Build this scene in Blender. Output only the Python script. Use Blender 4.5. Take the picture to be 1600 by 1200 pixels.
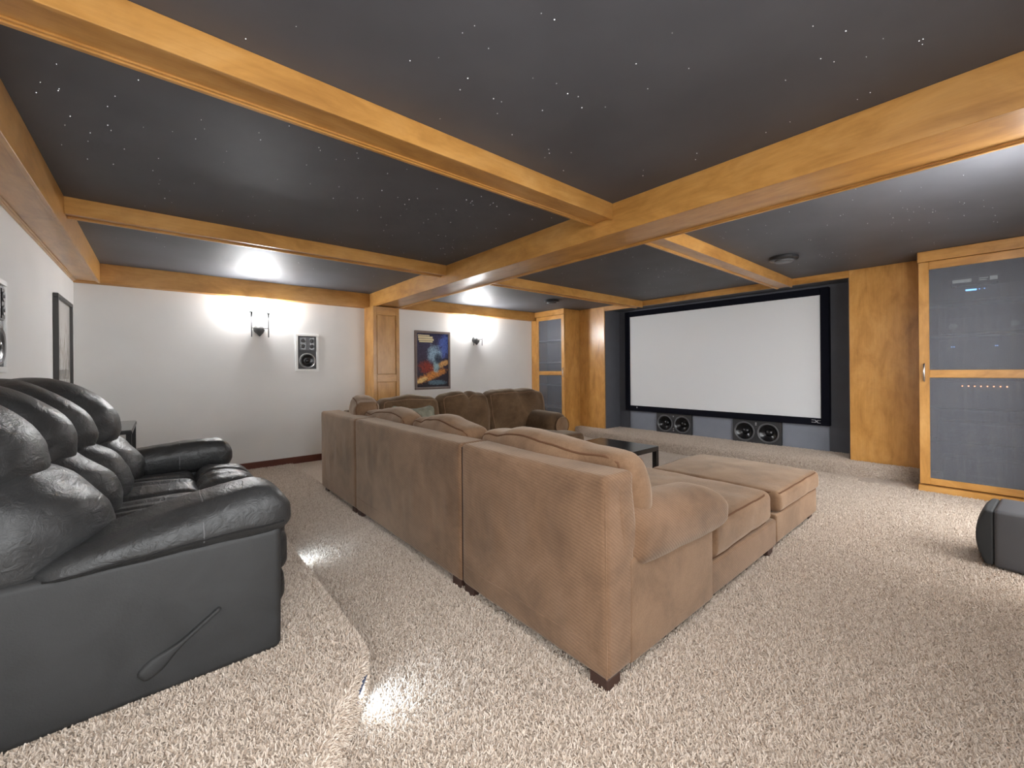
import bpy, bmesh, math, random
from mathutils import Vector, Matrix, noise

for o in list(bpy.data.objects):
    bpy.data.objects.remove(o, do_unlink=True)
scene = bpy.context.scene
COL = scene.collection
R = math.radians

# ------------------------------------------------------------------ camera
cd = bpy.data.cameras.new('camera')
cam = bpy.data.objects.new('camera', cd)
COL.objects.link(cam)
cd.sensor_fit = 'HORIZONTAL'
cd.sensor_width = 36.0
cd.lens = 648.36 / 1600 * 36.0
cd.shift_y = -22.5 / 1600
cd.clip_start = 0.02
YAW, ROLL = R(40.42), R(0.47)
fw = Vector((math.sin(YAW), math.cos(YAW), 0))
rt0 = Vector((math.cos(YAW), -math.sin(YAW), 0))
up0 = Vector((0, 0, 1))
rt = rt0 * math.cos(ROLL) - up0 * math.sin(ROLL)
up = up0 * math.cos(ROLL) + rt0 * math.sin(ROLL)
mw = Matrix.Identity(4)
for i in range(3):
    mw[i][0], mw[i][1], mw[i][2] = rt[i], up[i], -fw[i]
mw[0][3], mw[1][3], mw[2][3] = 0.0, 0.0, 1.30
cam.matrix_world = mw
scene.camera = cam

# ------------------------------------------------------------------ world, exposure
W = bpy.data.worlds.new('world')
scene.world = W
W.use_nodes = True
bg = W.node_tree.nodes['Background']
bg.inputs[0].default_value = (0.96, 0.985, 1.0, 1)
bg.inputs[1].default_value = 2.1
vs = scene.view_settings
vs.view_transform = 'Standard'
vs.look = 'None'
vs.exposure = 1.68
vs.gamma = 1.0
vs.use_curve_mapping = False
SCONCE = 44.0          # emission of the frosted sconce shades
STEP = 0.32            # watts of each step light

# ------------------------------------------------------------------ materials
def srgb(r, g, b):
    def f(c):
        c /= 255.0
        return c / 12.92 if c <= 0.04045 else ((c + 0.055) / 1.055) ** 2.4
    return (f(r), f(g), f(b), 1)

def new_mat(name):
    m = bpy.data.materials.new(name)
    m.use_nodes = True
    nt = m.node_tree
    return m, nt, nt.nodes['Principled BSDF']

def N(nt, typ, **kw):
    n = nt.nodes.new(typ)
    for k, v in kw.items():
        setattr(n, k, v)
    return n

def ramp(nt, fac, stops):
    n = N(nt, 'ShaderNodeValToRGB')
    e = n.color_ramp.elements
    while len(e) < len(stops):
        e.new(0.5)
    for i, (p, c) in enumerate(stops):
        e[i].position = p
        e[i].color = c if len(c) == 4 else (*c, 1)
    nt.links.new(fac, n.inputs[0])
    return n.outputs[0]

def objco(nt, scale=(1, 1, 1), rot=(0, 0, 0), gen='Object'):
    tc = N(nt, 'ShaderNodeTexCoord')
    mp = N(nt, 'ShaderNodeMapping')
    mp.inputs['Scale'].default_value = scale
    mp.inputs['Rotation'].default_value = rot
    nt.links.new(tc.outputs[gen], mp.inputs[0])
    return mp.outputs[0]

def noise_tex(nt, vec, scale, detail=3, rough=0.5, dist=0.0):
    n = N(nt, 'ShaderNodeTexNoise')
    n.inputs['Scale'].default_value = scale
    n.inputs['Detail'].default_value = detail
    n.inputs['Roughness'].default_value = rough
    n.inputs['Distortion'].default_value = dist
    if vec is not None:
        nt.links.new(vec, n.inputs['Vector'])
    return n.outputs[0]

def mixc(nt, fac, a, b, blend='MIX'):
    n = N(nt, 'ShaderNodeMix', data_type='RGBA', blend_type=blend)
    for s, v in ((n.inputs[0], fac), (n.inputs[6], a), (n.inputs[7], b)):
        if hasattr(v, 'is_linked') or isinstance(v, bpy.types.NodeSocket):
            nt.links.new(v, s)
        else:
            s.default_value = v
    return n.outputs[2]

def mth(nt, op, a, b=None, c=None):
    n = N(nt, 'ShaderNodeMath', operation=op)
    for i, v in enumerate((a, b, c)):
        if v is None:
            continue
        if isinstance(v, bpy.types.NodeSocket):
            nt.links.new(v, n.inputs[i])
        else:
            n.inputs[i].default_value = v
    return n.outputs[0]

def bump(nt, bsdf, h, strength=0.3, dist=0.01):
    b = N(nt, 'ShaderNodeBump')
    b.inputs['Strength'].default_value = strength
    b.inputs['Distance'].default_value = dist
    nt.links.new(h, b.inputs['Height'])
    nt.links.new(b.outputs[0], bsdf.inputs['Normal'])

def plain(name, col, rough=0.5, metal=0.0, spec=0.5, var=0.0, vscale=6.0, bmp=0.0, bscale=80.0, coat=0.0):
    m, nt, b = new_mat(name)
    b.inputs['Roughness'].default_value = rough
    b.inputs['Metallic'].default_value = metal
    b.inputs['Specular IOR Level'].default_value = spec
    b.inputs['Coat Weight'].default_value = coat
    co = objco(nt)
    if var > 0:
        n = noise_tex(nt, co, vscale, 4)
        lo = tuple(c * (1 - var) for c in col[:3]) + (1,)
        hi = tuple(min(1, c * (1 + var)) for c in col[:3]) + (1,)
        nt.links.new(ramp(nt, n, [(0.3, lo), (0.7, hi)]), b.inputs['Base Color'])
    else:
        b.inputs['Base Color'].default_value = col
    if bmp > 0:
        bump(nt, b, noise_tex(nt, co, bscale, 3), bmp, 0.004)
    return m

def emit(name, col, strength):
    m, nt, b = new_mat(name)
    b.inputs['Base Color'].default_value = (0.8, 0.8, 0.8, 1)
    b.inputs['Emission Color'].default_value = col
    b.inputs['Emission Strength'].default_value = strength
    return m

def wood(name, axis, dark=srgb(170, 119, 58), mid=srgb(202, 148, 78), light=srgb(217, 166, 99), rough=0.3):
    m, nt, b = new_mat(name)
    sc = [3.2, 3.2, 3.2]
    sc[axis] = 1.1
    co = objco(nt, tuple(sc))
    n1 = noise_tex(nt, co, 2.2, 6, 0.62, 0.6)
    sc2 = [70.0, 70.0, 70.0]
    sc2[axis] = 3.0
    co2 = objco(nt, tuple(sc2))
    n2 = noise_tex(nt, co2, 1.0, 3, 0.6)
    sc3 = [3.0, 3.0, 3.0]
    sc3[axis] = 1.6
    n3 = noise_tex(nt, objco(nt, tuple(sc3)), 2.0, 3, 0.6, 1.5)
    base = ramp(nt, n1, [(0.25, dark), (0.5, mid), (0.75, light)])
    fine = ramp(nt, n2, [(0.3, (0.88, 0.86, 0.83, 1)), (0.6, (1, 1, 1, 1))])
    blot = ramp(nt, n3, [(0.3, (0.86, 0.83, 0.78, 1)), (0.55, (1, 1, 1, 1)), (0.8, (1.0, 1.0, 1.0, 1))])
    c = mixc(nt, 0.7, base, fine, 'MULTIPLY')
    c = mixc(nt, 0.8, c, blot, 'MULTIPLY')
    nt.links.new(c, b.inputs['Base Color'])
    b.inputs['Roughness'].default_value = rough
    b.inputs['Coat Weight'].default_value = 0.25
    b.inputs['Coat Roughness'].default_value = 0.25
    bump(nt, b, n2, 0.05, 0.001)
    return m

def carpet_mat(name, tuft=False):
    m, nt, b = new_mat(name)
    co = objco(nt)
    big = noise_tex(nt, co, 2.2, 4, 0.6)
    mid = noise_tex(nt, co, 55.0, 4, 0.7)
    c1 = ramp(nt, mid, [(0.28, srgb(146, 127, 109)), (0.5, srgb(204, 187, 170)), (0.75, srgb(224, 210, 196))])
    if tuft:
        oi = N(nt, 'ShaderNodeObjectInfo')
        c1 = ramp(nt, oi.outputs['Random'], [(0.0, srgb(178, 159, 142)), (0.4, srgb(210, 194, 178)), (1.0, srgb(230, 217, 205))])
    c2 = ramp(nt, big, [(0.3, (0.88, 0.87, 0.85, 1)), (0.7, (1, 1, 1, 1))])
    nt.links.new(mixc(nt, 1.0, c1, c2, 'MULTIPLY'), b.inputs['Base Color'])
    b.inputs['Roughness'].default_value = 0.95
    b.inputs['Specular IOR Level'].default_value = 0.1
    b.inputs['Sheen Weight'].default_value = 0.25
    b.inputs['Sheen Roughness'].default_value = 0.6
    if not tuft:
        v = N(nt, 'ShaderNodeTexVoronoi')
        v.inputs['Scale'].default_value = 95.0
        nt.links.new(co, v.inputs['Vector'])
        h = mth(nt, 'ADD', mid, mth(nt, 'MULTIPLY', v.outputs['Distance'], -0.8))
        bump(nt, b, h, 0.9, 0.012)
    return m

def fabric_mat(name, lo, mid, hi, rib=True):
    m, nt, b = new_mat(name)
    co = objco(nt)
    n1 = noise_tex(nt, co, 3.2, 5, 0.65, 0.4)
    n2 = noise_tex(nt, co, 150.0, 2, 0.6)
    c = ramp(nt, n1, [(0.28, lo), (0.5, mid), (0.74, hi)])
    c = mixc(nt, 0.55, c, ramp(nt, n2, [(0.3, (0.72, 0.70, 0.68, 1)), (0.65, (1, 1, 1, 1))]), 'MULTIPLY')
    h = n2
    if rib:
        wv = N(nt, 'ShaderNodeTexWave', wave_type='BANDS', bands_direction='X')
        wv.inputs['Scale'].default_value = 26.0
        wv.inputs['Distortion'].default_value = 0.6
        wv.inputs['Detail'].default_value = 2.0
        mp = objco(nt, (1, 1, 1), (R(38), R(40), R(35)))
        nt.links.new(mp, wv.inputs['Vector'])
        c = mixc(nt, 0.35, c, ramp(nt, wv.outputs['Fac'], [(0.15, (0.70, 0.68, 0.66, 1)), (0.7, (1, 1, 1, 1))]), 'MULTIPLY')
        h = mth(nt, 'ADD', mth(nt, 'MULTIPLY', n2, 0.5), mth(nt, 'MULTIPLY', wv.outputs['Fac'], 0.6))
    nt.links.new(c, b.inputs['Base Color'])
    b.inputs['Roughness'].default_value = 0.85
    b.inputs['Specular IOR Level'].default_value = 0.15
    b.inputs['Sheen Weight'].default_value = 0.35
    b.inputs['Sheen Roughness'].default_value = 0.45
    b.inputs['Sheen Tint'].default_value = (0.95, 0.82, 0.68, 1)
    bump(nt, b, h, 0.35, 0.004)
    return m

def leather_mat(name, col, rough, wr=0.35):
    m, nt, b = new_mat(name)
    co = objco(nt)
    big = noise_tex(nt, co, 5.0, 5, 0.6, 0.8)
    cre = noise_tex(nt, objco(nt, (26, 9, 26)), 1.0, 4, 0.65, 0.9)
    fine = noise_tex(nt, co, 160.0, 3, 0.6)
    lo = tuple(c * 0.75 for c in col[:3]) + (1,)
    hi = tuple(c * 1.3 for c in col[:3]) + (1,)
    nt.links.new(ramp(nt, big, [(0.3, lo), (0.7, hi)]), b.inputs['Base Color'])
    nt.links.new(mth(nt, 'ADD', mth(nt, 'MULTIPLY', big, 0.25), rough - 0.12), b.inputs['Roughness'])
    h = mth(nt, 'ADD', mth(nt, 'MULTIPLY', cre, wr), mth(nt, 'MULTIPLY', fine, 0.06))
    bump(nt, b, h, 0.55, 0.012)
    return m

def mesh_mat(name):
    # woven wire / perforated grille cloth: fine vertical threads, partly see-through
    m, nt, b = new_mat(name)
    out = nt.nodes['Material Output']
    co = objco(nt)
    sx = N(nt, 'ShaderNodeSeparateXYZ')
    nt.links.new(co, sx.inputs[0])
    s = mth(nt, 'SINE', mth(nt, 'MULTIPLY', sx.outputs[1], 2 * math.pi / 0.0125))
    n = noise_tex(nt, objco(nt, (1, 12, 1)), 3.0, 2)
    c = ramp(nt, mth(nt, 'ADD', mth(nt, 'MULTIPLY', s, 0.16), n), [(0.25, srgb(108, 111, 121)), (0.6, srgb(119, 122, 131)), (0.9, srgb(136, 136, 136))])
    nt.links.new(c, b.inputs['Base Color'])
    b.inputs['Roughness'].default_value = 0.55
    b.inputs['Metallic'].default_value = 0.25
    tr = N(nt, 'ShaderNodeBsdfTransparent')
    mx = N(nt, 'ShaderNodeMixShader')
    mx.inputs[0].default_value = 0.46
    nt.links.new(b.outputs[0], mx.inputs[1])
    nt.links.new(tr.outputs[0], mx.inputs[2])
    nt.links.new(mx.outputs[0], out.inputs['Surface'])
    return m

def poster_mat(name):
    # plain abstract stand-in: night blue ground, warm glow low down, cold streak
    m, nt, b = new_mat(name)
    tc = N(nt, 'ShaderNodeTexCoord')
    sp = N(nt, 'ShaderNodeSeparateXYZ')
    nt.links.new(tc.outputs['Object'], sp.inputs[0])
    x, z = sp.outputs[0], sp.outputs[2]
    nz = noise_tex(nt, tc.outputs['Object'], 13.0, 5, 0.7, 1.2)
    def blob(cx, cz, rx, rz, sl=0.0, soft=1.2):
        dx = mth(nt, 'DIVIDE', mth(nt, 'SUBTRACT', x, cx), rx)
        dz = mth(nt, 'DIVIDE', mth(nt, 'SUBTRACT', mth(nt, 'SUBTRACT', z, cz), mth(nt, 'MULTIPLY', x, sl)), rz)
        d = mth(nt, 'ADD', mth(nt, 'MULTIPLY', dx, dx), mth(nt, 'MULTIPLY', dz, dz))
        d = mth(nt, 'ADD', d, mth(nt, 'MULTIPLY', mth(nt, 'SUBTRACT', nz, 0.5), 2.6))
        f = mth(nt, 'MULTIPLY', mth(nt, 'SUBTRACT', 1.0, d), soft)
        n = N(nt, 'ShaderNodeClamp')
        nt.links.new(f, n.inputs[0])
        return n.outputs[0]
    c = ramp(nt, mth(nt, 'ADD', z, 0.5), [(0.0, srgb(38, 34, 42)), (0.4, srgb(60, 48, 66)), (1.0, srgb(58, 56, 92))])
    c = mixc(nt, blob(0.30, 0.16, 0.22, 0.30, 0.5), c, srgb(92, 116, 196))
    c = mixc(nt, blob(-0.12, -0.12, 0.20, 0.13), c, srgb(150, 52, 34))
    c = mixc(nt, blob(-0.05, -0.26, 0.42, 0.085, 0.32), c, srgb(226, 148, 70))
    c = mixc(nt, blob(0.22, -0.12, 0.24, 0.06, 0.3), c, srgb(235, 178, 110))
    c = mixc(nt, blob(-0.22, -0.28, 0.14, 0.05, 0.3), c, srgb(250, 214, 140))
    c = mixc(nt, blob(0.03, 0.10, 0.16, 0.20), c, srgb(156, 186, 208))
    c = mixc(nt, blob(0.07, -0.10, 0.07, 0.14), c, srgb(158, 192, 200))
    c = mixc(nt, blob(0.10, 0.02, 0.08, 0.11), c, srgb(44, 58, 78))
    c = mixc(nt, blob(0.08, -0.39, 0.2, 0.05, 0, 2.0), c, srgb(96, 124, 140))
    n3 = noise_tex(nt, tc.outputs['Object'], 38.0, 4, 0.7, 1.5)
    c = mixc(nt, 1.0, c, ramp(nt, n3, [(0.38, (0.22, 0.24, 0.32, 1)), (0.5, (0.9, 0.9, 0.9, 1)), (0.68, (1.0, 1.0, 1.0, 1))]), 'MULTIPLY')
    nt.links.new(c, b.inputs['Base Color'])
    b.inputs['Roughness'].default_value = 0.3
    return m

def print_mat(name):
    m, nt, b = new_mat(name)
    tc = N(nt, 'ShaderNodeTexCoord')
    sp = N(nt, 'ShaderNodeSeparateXYZ')
    nt.links.new(tc.outputs['Object'], sp.inputs[0])
    y, z = sp.outputs[1], sp.outputs[2]
    nz = noise_tex(nt, objco(nt, (1, 9, 2.2)), 2.5, 4, 0.7)
    f = mth(nt, 'ADD', nz, mth(nt, 'MULTIPLY', mth(nt, 'ABSOLUTE', mth(nt, 'ADD', z, 0.06)), -0.5))
    c = ramp(nt, f, [(0.38, srgb(206, 203, 198)), (0.56, srgb(166, 160, 152))])
    nt.links.new(c, b.inputs['Base Color'])
    b.inputs['Roughness'].default_value = 0.25
    return m

M = {}
M['wall'] = plain('wall_paint', srgb(228, 227, 225), 0.75, var=0.02, vscale=2.5, bmp=0.05, bscale=220)
M['light_block'] = plain('light_block_grey', srgb(150, 148, 146), 0.7, var=0.1)  # for the added ground outside that cuts light from below
M['ceil'] = plain('ceiling_paint', srgb(93, 94, 99), 0.58, spec=0.4, var=0.10, vscale=2.0, bmp=0.02, bscale=30)
M['black_wall'] = plain('black_wall_paint', srgb(88, 89, 95), 0.7, var=0.06)
M['velvet'] = plain('black_velvet', srgb(18, 19, 28), 0.9, spec=0.1)
M['panel_grey'] = plain('grey_acoustic_cloth', srgb(136, 140, 150), 0.9, spec=0.15, var=0.04, bmp=0.2, bscale=500)
M['wx'] = wood('maple_along_x', 0)
M['wy'] = wood('maple_along_y', 1)
M['wz'] = wood('maple_upright', 2)
M['carpet'] = carpet_mat('carpet')
M['tuft'] = carpet_mat('carpet_tuft', True)
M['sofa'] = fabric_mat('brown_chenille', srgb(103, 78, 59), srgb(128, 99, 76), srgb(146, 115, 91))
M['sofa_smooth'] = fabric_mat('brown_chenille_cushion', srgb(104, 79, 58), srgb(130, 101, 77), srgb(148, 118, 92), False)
M['sofa_far'] = fabric_mat('brown_chenille_nap_shade', srgb(74, 55, 38), srgb(94, 72, 51), srgb(118, 94, 70), False)  # darker copy: nap plus the shade on the far run, put into colour
M['piping'] = plain('brown_piping', srgb(104, 74, 54), 0.85, spec=0.1)
M['foot'] = plain('dark_wood_foot', srgb(64, 42, 34), 0.5, var=0.1)
M['leather'] = leather_mat('black_leather', (0.028, 0.0284, 0.029, 1), 0.42, 0.75)
M['leather_side'] = leather_mat('black_leather_matte', (0.024, 0.0243, 0.0247, 1), 0.60, 0.10)
M['void'] = plain('dark_underside', srgb(22, 21, 21), 0.9)
M['base'] = plain('mahogany_baseboard', srgb(98, 48, 32), 0.4, var=0.12)
M['nickel'] = plain('satin_nickel', (0.11, 0.11, 0.113, 1), 0.5, metal=0.0, spec=0.3)
M['chrome'] = plain('satin_chrome', (0.65, 0.63, 0.61, 1), 0.22, metal=1.0)
M['shade'] = emit('frosted_lit_glass', (0.97, 0.985, 1.0, 1), SCONCE)
M['dome'] = emit('fill_lamp_dome', (0.98, 0.985, 1.0, 1), 38.0)  # glow of the added, unseen lamp near the camera
M['star'] = emit('fibre_star', (0.95, 0.97, 1.0, 1), 1.3)
M['screen'] = plain('projection_screen_white', srgb(234, 236, 238), 0.8, spec=0.15)
M['spk_plate'] = plain('speaker_baffle_charcoal', srgb(58, 58, 60), 0.5)
M['spk_cone'] = plain('speaker_cone_gloss_black', srgb(26, 26, 28), 0.22)
M['spk_ring'] = plain('speaker_surround_grey', srgb(98, 98, 100), 0.4)
M['spk_silver'] = plain('speaker_ring_silver', srgb(190, 190, 192), 0.3, metal=0.6)
M['white'] = plain('white_trim_plastic', srgb(232, 232, 230), 0.5)
M['silver'] = plain('silver_print', srgb(196, 194, 196), 0.35, metal=0.4)
M['poster'] = poster_mat('poster_print')
M['cream'] = plain('poster_cream_ink', srgb(226, 210, 168), 0.35)
M['poster_frame'] = plain('grey_brown_frame', srgb(116, 101, 95), 0.45, var=0.12, vscale=20)
M['print'] = print_mat('pale_print')
M['ink'] = plain('pale_grey_ink', srgb(128, 125, 121), 0.5)
M['black_frame'] = plain('black_frame', srgb(46, 43, 40), 0.4)
M['mesh'] = mesh_mat('grille_mesh')
M['gear'] = plain('equipment_black', srgb(44, 45, 49), 0.4)
M['gear_grey'] = plain('equipment_grey', srgb(120, 122, 124), 0.4)
M['led_blue'] = emit('blue_display', (0.16, 0.42, 1.0, 1), 3.2)
M['led_orange'] = emit('orange_led', (1.0, 0.36, 0.15, 1), 5.0)
M['plate_glow'] = emit('pale_plate_glow', (0.80, 0.85, 0.78, 1), 0.16)  # glow added so the pale plates show through the mesh
M['table'] = plain('black_brown_laminate', srgb(30, 27, 26), 0.22, var=0.1)
M['glass'] = plain('smoked_glass_top', srgb(96, 98, 96), 0.10, spec=0.6)
M['metal_dark'] = plain('black_metal', srgb(34, 34, 34), 0.4)
M['sub'] = plain('subwoofer_charcoal', srgb(66, 66, 69), 0.45, bmp=0.1, bscale=300)
M['sub_grille'] = plain('subwoofer_grille_cloth', srgb(34, 35, 36), 0.8, bmp=0.2, bscale=600)
M['detector'] = plain('fixture_black', srgb(46, 46, 48), 0.3)
M['pillow'] = plain('grey_green_pillow_cloth', srgb(122, 120, 104), 0.9, var=0.3, vscale=25)
M['plate_blue'] = plain('step_light_plate', srgb(84, 98, 128), 0.35, metal=0.3)
M['step_lens'] = emit('step_light_lens', (0.86, 0.93, 1.0, 1), 9.0)

# ------------------------------------------------------------------ mesh helpers
class MB:
    """collects shapes into one mesh, world coordinates"""
    def __init__(s):
        s.v, s.f = [], []
    def add(s, vs_, fs):
        o = len(s.v)
        s.v += [Vector(p) for p in vs_]
        s.f += [tuple(i + o for i in f) for f in fs]
        return s
    def box(s, lo, hi, bev=0.0, seg=1):
        bm = bmesh.new()
        bmesh.ops.create_cube(bm, size=1.0)
        for v in bm.verts:
            for i in range(3):
                v.co[i] = lo[i] if v.co[i] < 0 else hi[i]
        if bev > 0:
            bmesh.ops.bevel(bm, geom=list(bm.edges), offset=bev, segments=seg, affect='EDGES', profile=0.6)
        bmesh.ops.recalc_face_normals(bm, faces=bm.faces)
        bm.verts.index_update()
        s.add([v.co.copy() for v in bm.verts], [[v.index for v in f.verts] for f in bm.faces])
        bm.free()
        return s
    def prism(s, pts, z0, z1, bev=0.0):
        bm = bmesh.new()
        vs_ = [bm.verts.new((x, y, z0)) for x, y in pts]
        f = bm.faces.new(vs_)
        r = bmesh.ops.extrude_face_region(bm, geom=[f])
        top = [e for e in r['geom'] if isinstance(e, bmesh.types.BMVert)]
        for v in top:
            v.co.z = z1
        bmesh.ops.recalc_face_normals(bm, faces=bm.faces)
        if bev > 0:
            es = [e for e in bm.edges if all(abs(v.co.z - z1) < 1e-6 for v in e.verts)]
            bmesh.ops.bevel(bm, geom=es, offset=bev, segments=4, affect='EDGES', profile=0.5)
        bm.verts.index_update()
        s.add([v.co.copy() for v in bm.verts], [[v.index for v in f.verts] for f in bm.faces])
        bm.free()
        return s
    def lathe(s, prof, c, axis='Z', seg=28):
        """prof: list of (radius, height) along axis"""
        def tr(x, y, z):
            if axis == 'Z':
                p = (x, y, z)
            elif axis == '-Y':
                p = (x, -z, y)
            elif axis == '-X':
                p = (-z, -x, y)
            elif axis == 'Y':
                p = (-x, z, y)
            elif axis == '-Z':
                p = (x, -y, -z)
            return Vector(p) + Vector(c)
        vs_, fs, rings = [], [], []
        for r, h in prof:
            if r < 1e-6:
                rings.append([len(vs_)])
                vs_.append(tr(0, 0, h))
            else:
                rings.append(list(range(len(vs_), len(vs_) + seg)))
                vs_ += [tr(r * math.cos(2 * math.pi * k / seg), r * math.sin(2 * math.pi * k / seg), h) for k in range(seg)]
        for a, b in zip(rings, rings[1:]):
            for k in range(seg):
                k2 = (k + 1) % seg
                if len(a) == 1 and len(b) == 1:
                    continue
                if len(a) == 1:
                    fs.append((a[0], b[k2], b[k]))
                elif len(b) == 1:
                    fs.append((a[k], a[k2], b[0]))
                else:
                    fs.append((a[k], a[k2], b[k2], b[k]))
        return s.add(vs_, fs)
    def tube(s, path, r, seg=8, closed=False, cap=True):
        P = [Vector(p) for p in path]
        n = len(P)
        vs_, fs = [], []
        prev = None
        for i, p in enumerate(P):
            if closed:
                t = (P[(i + 1) % n] - P[i - 1])
            else:
                t = P[min(i + 1, n - 1)] - P[max(i - 1, 0)]
            t.normalize()
            ref = prev if prev is not None else (Vector((0, 0, 1)) if abs(t.z) < 0.9 else Vector((1, 0, 0)))
            a = (ref - t * ref.dot(t))
            if a.length < 1e-5:
                a = t.orthogonal()
            a.normalize()
            b = t.cross(a)
            prev = a
            rr = r[i] if isinstance(r, (list, tuple)) else r
            vs_ += [p + a * (rr * math.cos(2 * math.pi * k / seg)) + b * (rr * math.sin(2 * math.pi * k / seg)) for k in range(seg)]
        for i in range(n if closed else n - 1):
            j = (i + 1) % n
            for k in range(seg):
                k2 = (k + 1) % seg
                fs.append((i * seg + k, i * seg + k2, j * seg + k2, j * seg + k))
        if cap and not closed:
            fs.append(tuple(range(seg))[::-1])
            fs.append(tuple((n - 1) * seg + k for k in range(seg)))
        return s.add(vs_, fs)
    def build(s, name, mat, parent=None, smooth=None):
        off = parent_world(parent)
        me = bpy.data.meshes.new(name)
        me.from_pydata([v - off for v in s.v], [], s.f)
        me.update()
        me.materials.append(M[mat] if isinstance(mat, str) else mat)
        if smooth is not None:
            me.shade_smooth()
            me.set_sharp_from_angle(angle=R(smooth))
        o = bpy.data.objects.new(name, me)
        COL.objects.link(o)
        if parent is not None:
            o.parent = parent
        return o

def parent_world(p):
    v = Vector((0, 0, 0))
    while p is not None:
        v = v + p.location
        p = p.parent
    return v

def thing(name, label, cat, loc, group=None):
    o = bpy.data.objects.new(name, None)
    COL.objects.link(o)
    o.empty_display_size = 0.1
    o.location = loc
    o['label'] = label
    o['category'] = cat
    if group:
        o['group'] = group
    return o

def tag(o, label, cat, group=None):
    o['label'] = label
    o['category'] = cat
    if group:
        o['group'] = group
    return o

def struct(o, label=None):
    o['kind'] = 'structure'
    if label:
        o['label'] = label
    return o

def box(name, lo, hi, mat, parent=None, bev=0.003, seg=1):
    return MB().box(lo, hi, bev, seg).build(name, mat, parent)

class Soft:
    """upholstered rounded block: rounded box + crown + wrinkles + free deformation"""
    def __init__(s, lo, hi, r, bulge=(0, 0, 0), amp=0.0, freq=4.0, seed=0, deform=None, stretch=(1, 1, 1), puff=0.0):
        s.c = [(a + b) / 2 for a, b in zip(lo, hi)]
        s.h = [(b - a) / 2 for a, b in zip(lo, hi)]
        s.r = min(r, min(s.h) * 0.98)
        s.bulge, s.amp, s.freq, s.seed, s.deform, s.st, s.puff = bulge, amp, freq, seed, deform, stretch, puff
    def at(s, u, v, w):
        q = [u, v, w]
        p = [q[i] * s.h[i] for i in range(3)]
        k = [max(-s.h[i] + s.r, min(s.h[i] - s.r, p[i])) for i in range(3)]
        d = Vector([p[i] - k[i] for i in range(3)])
        if d.length > 1e-9:
            m = max(abs(x) for x in d)
            d = d.normalized() * s.r * (m / s.r)
        p = [k[i] + d[i] for i in range(3)]
        if s.puff:
            sq = [x * x for x in q]
            for i in range(3):
                a, b = sq[(i + 1) % 3], sq[(i + 2) % 3]
                sph = q[i] * math.sqrt(max(0.0, 1 - a / 2 - b / 2 + a * b / 3))
                p[i] = (1 - s.puff) * p[i] + s.puff * s.h[i] * 1.10 * sph
        e = [p[i] / s.h[i] for i in range(3)]
        g = [max(0.0, 1 - x * x) for x in e]
        p[0] += s.bulge[0] * e[0] * g[1] * g[2]
        p[1] += s.bulge[1] * e[1] * g[0] * g[2]
        p[2] += s.bulge[2] * e[2] * g[0] * g[1]
        P = Vector([p[i] + s.c[i] for i in range(3)])
        if s.amp:
            Q = Vector([P[i] * s.freq * s.st[i] + s.seed * 7.31 for i in range(3)])
            nv = noise.noise_vector(Q) + 0.5 * noise.noise_vector(Q * 2.1)
            P = P + nv * s.amp
        if s.deform:
            P = s.deform(P)
        return P
    def axis(s, i, res):
        t = s.r / s.h[i]
        core = 1 - t
        b = [1 - t + t * math.sin(a) for a in (R(15), R(30), R(45), R(65))] + [1.0]
        b = [1 - t * (1 - x) for x in (0.2, 0.4, 0.6, 0.8, 1.0)]
        n = max(1, int(round(2 * core * s.h[i] / res)))
        mid = [-core + 2 * core * k / n for k in range(n + 1)]
        return [-x for x in reversed(b)] + mid + b
    def mb(s, res=0.04):
        ax = [s.axis(i, res) for i in range(3)]
        m = MB()
        idx, vs_, fs = {}, [], []
        def vid(i, j, k):
            key = (i, j, k)
            if key not in idx:
                idx[key] = len(vs_)
                vs_.append(s.at(ax[0][i], ax[1][j], ax[2][k]))
            return idx[key]
        L = [len(a) - 1 for a in ax]
        for i in range(L[0]):
            for j in range(L[1]):
                fs.append((vid(i, j, 0), vid(i, j + 1, 0), vid(i + 1, j + 1, 0), vid(i + 1, j, 0)))
                fs.append((vid(i, j, L[2]), vid(i + 1, j, L[2]), vid(i + 1, j + 1, L[2]), vid(i, j + 1, L[2])))
        for i in range(L[0]):
            for k in range(L[2]):
                fs.append((vid(i, 0, k), vid(i + 1, 0, k), vid(i + 1, 0, k + 1), vid(i, 0, k + 1)))
                fs.append((vid(i, L[1], k), vid(i, L[1], k + 1), vid(i + 1, L[1], k + 1), vid(i + 1, L[1], k)))
        for j in range(L[1]):
            for k in range(L[2]):
                fs.append((vid(0, j, k), vid(0, j, k + 1), vid(0, j + 1, k + 1), vid(0, j + 1, k)))
                fs.append((vid(L[0], j, k), vid(L[0], j + 1, k), vid(L[0], j + 1, k + 1), vid(L[0], j, k + 1)))
        return m.add(vs_, fs)
    def build(s, name, mat, parent=None, res=0.04):
        o = s.mb(res).build(name, mat, parent)
        o.data.shade_smooth()
        return o
    def loop(s, ax, side, n=22):
        """closed path round the edge of the face ax/side"""
        o = [i for i in range(3) if i != ax]
        c = 0.93
        pts = []
        rim = []
        for k in range(n):
            rim.append((-c + 2 * c * k / n, -1))
        for k in range(n):
            rim.append((1, -c + 2 * c * k / n))
        for k in range(n):
            rim.append((c - 2 * c * k / n, 1))
        for k in range(n):
            rim.append((-1, c - 2 * c * k / n))
        for a, b in rim:
            q = [0, 0, 0]
            q[ax] = side
            q[o[0]], q[o[1]] = a, b
            pts.append(s.at(*q))
        return pts
    def piping(s, parent, ax, sides=(-1, 1), r=0.006, mat='piping'):
        for sd in sides:
            ob = MB().tube(s.loop(ax, sd), r, 6, closed=True).build('piping', mat, parent)
            ob.data.shade_smooth()

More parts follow.
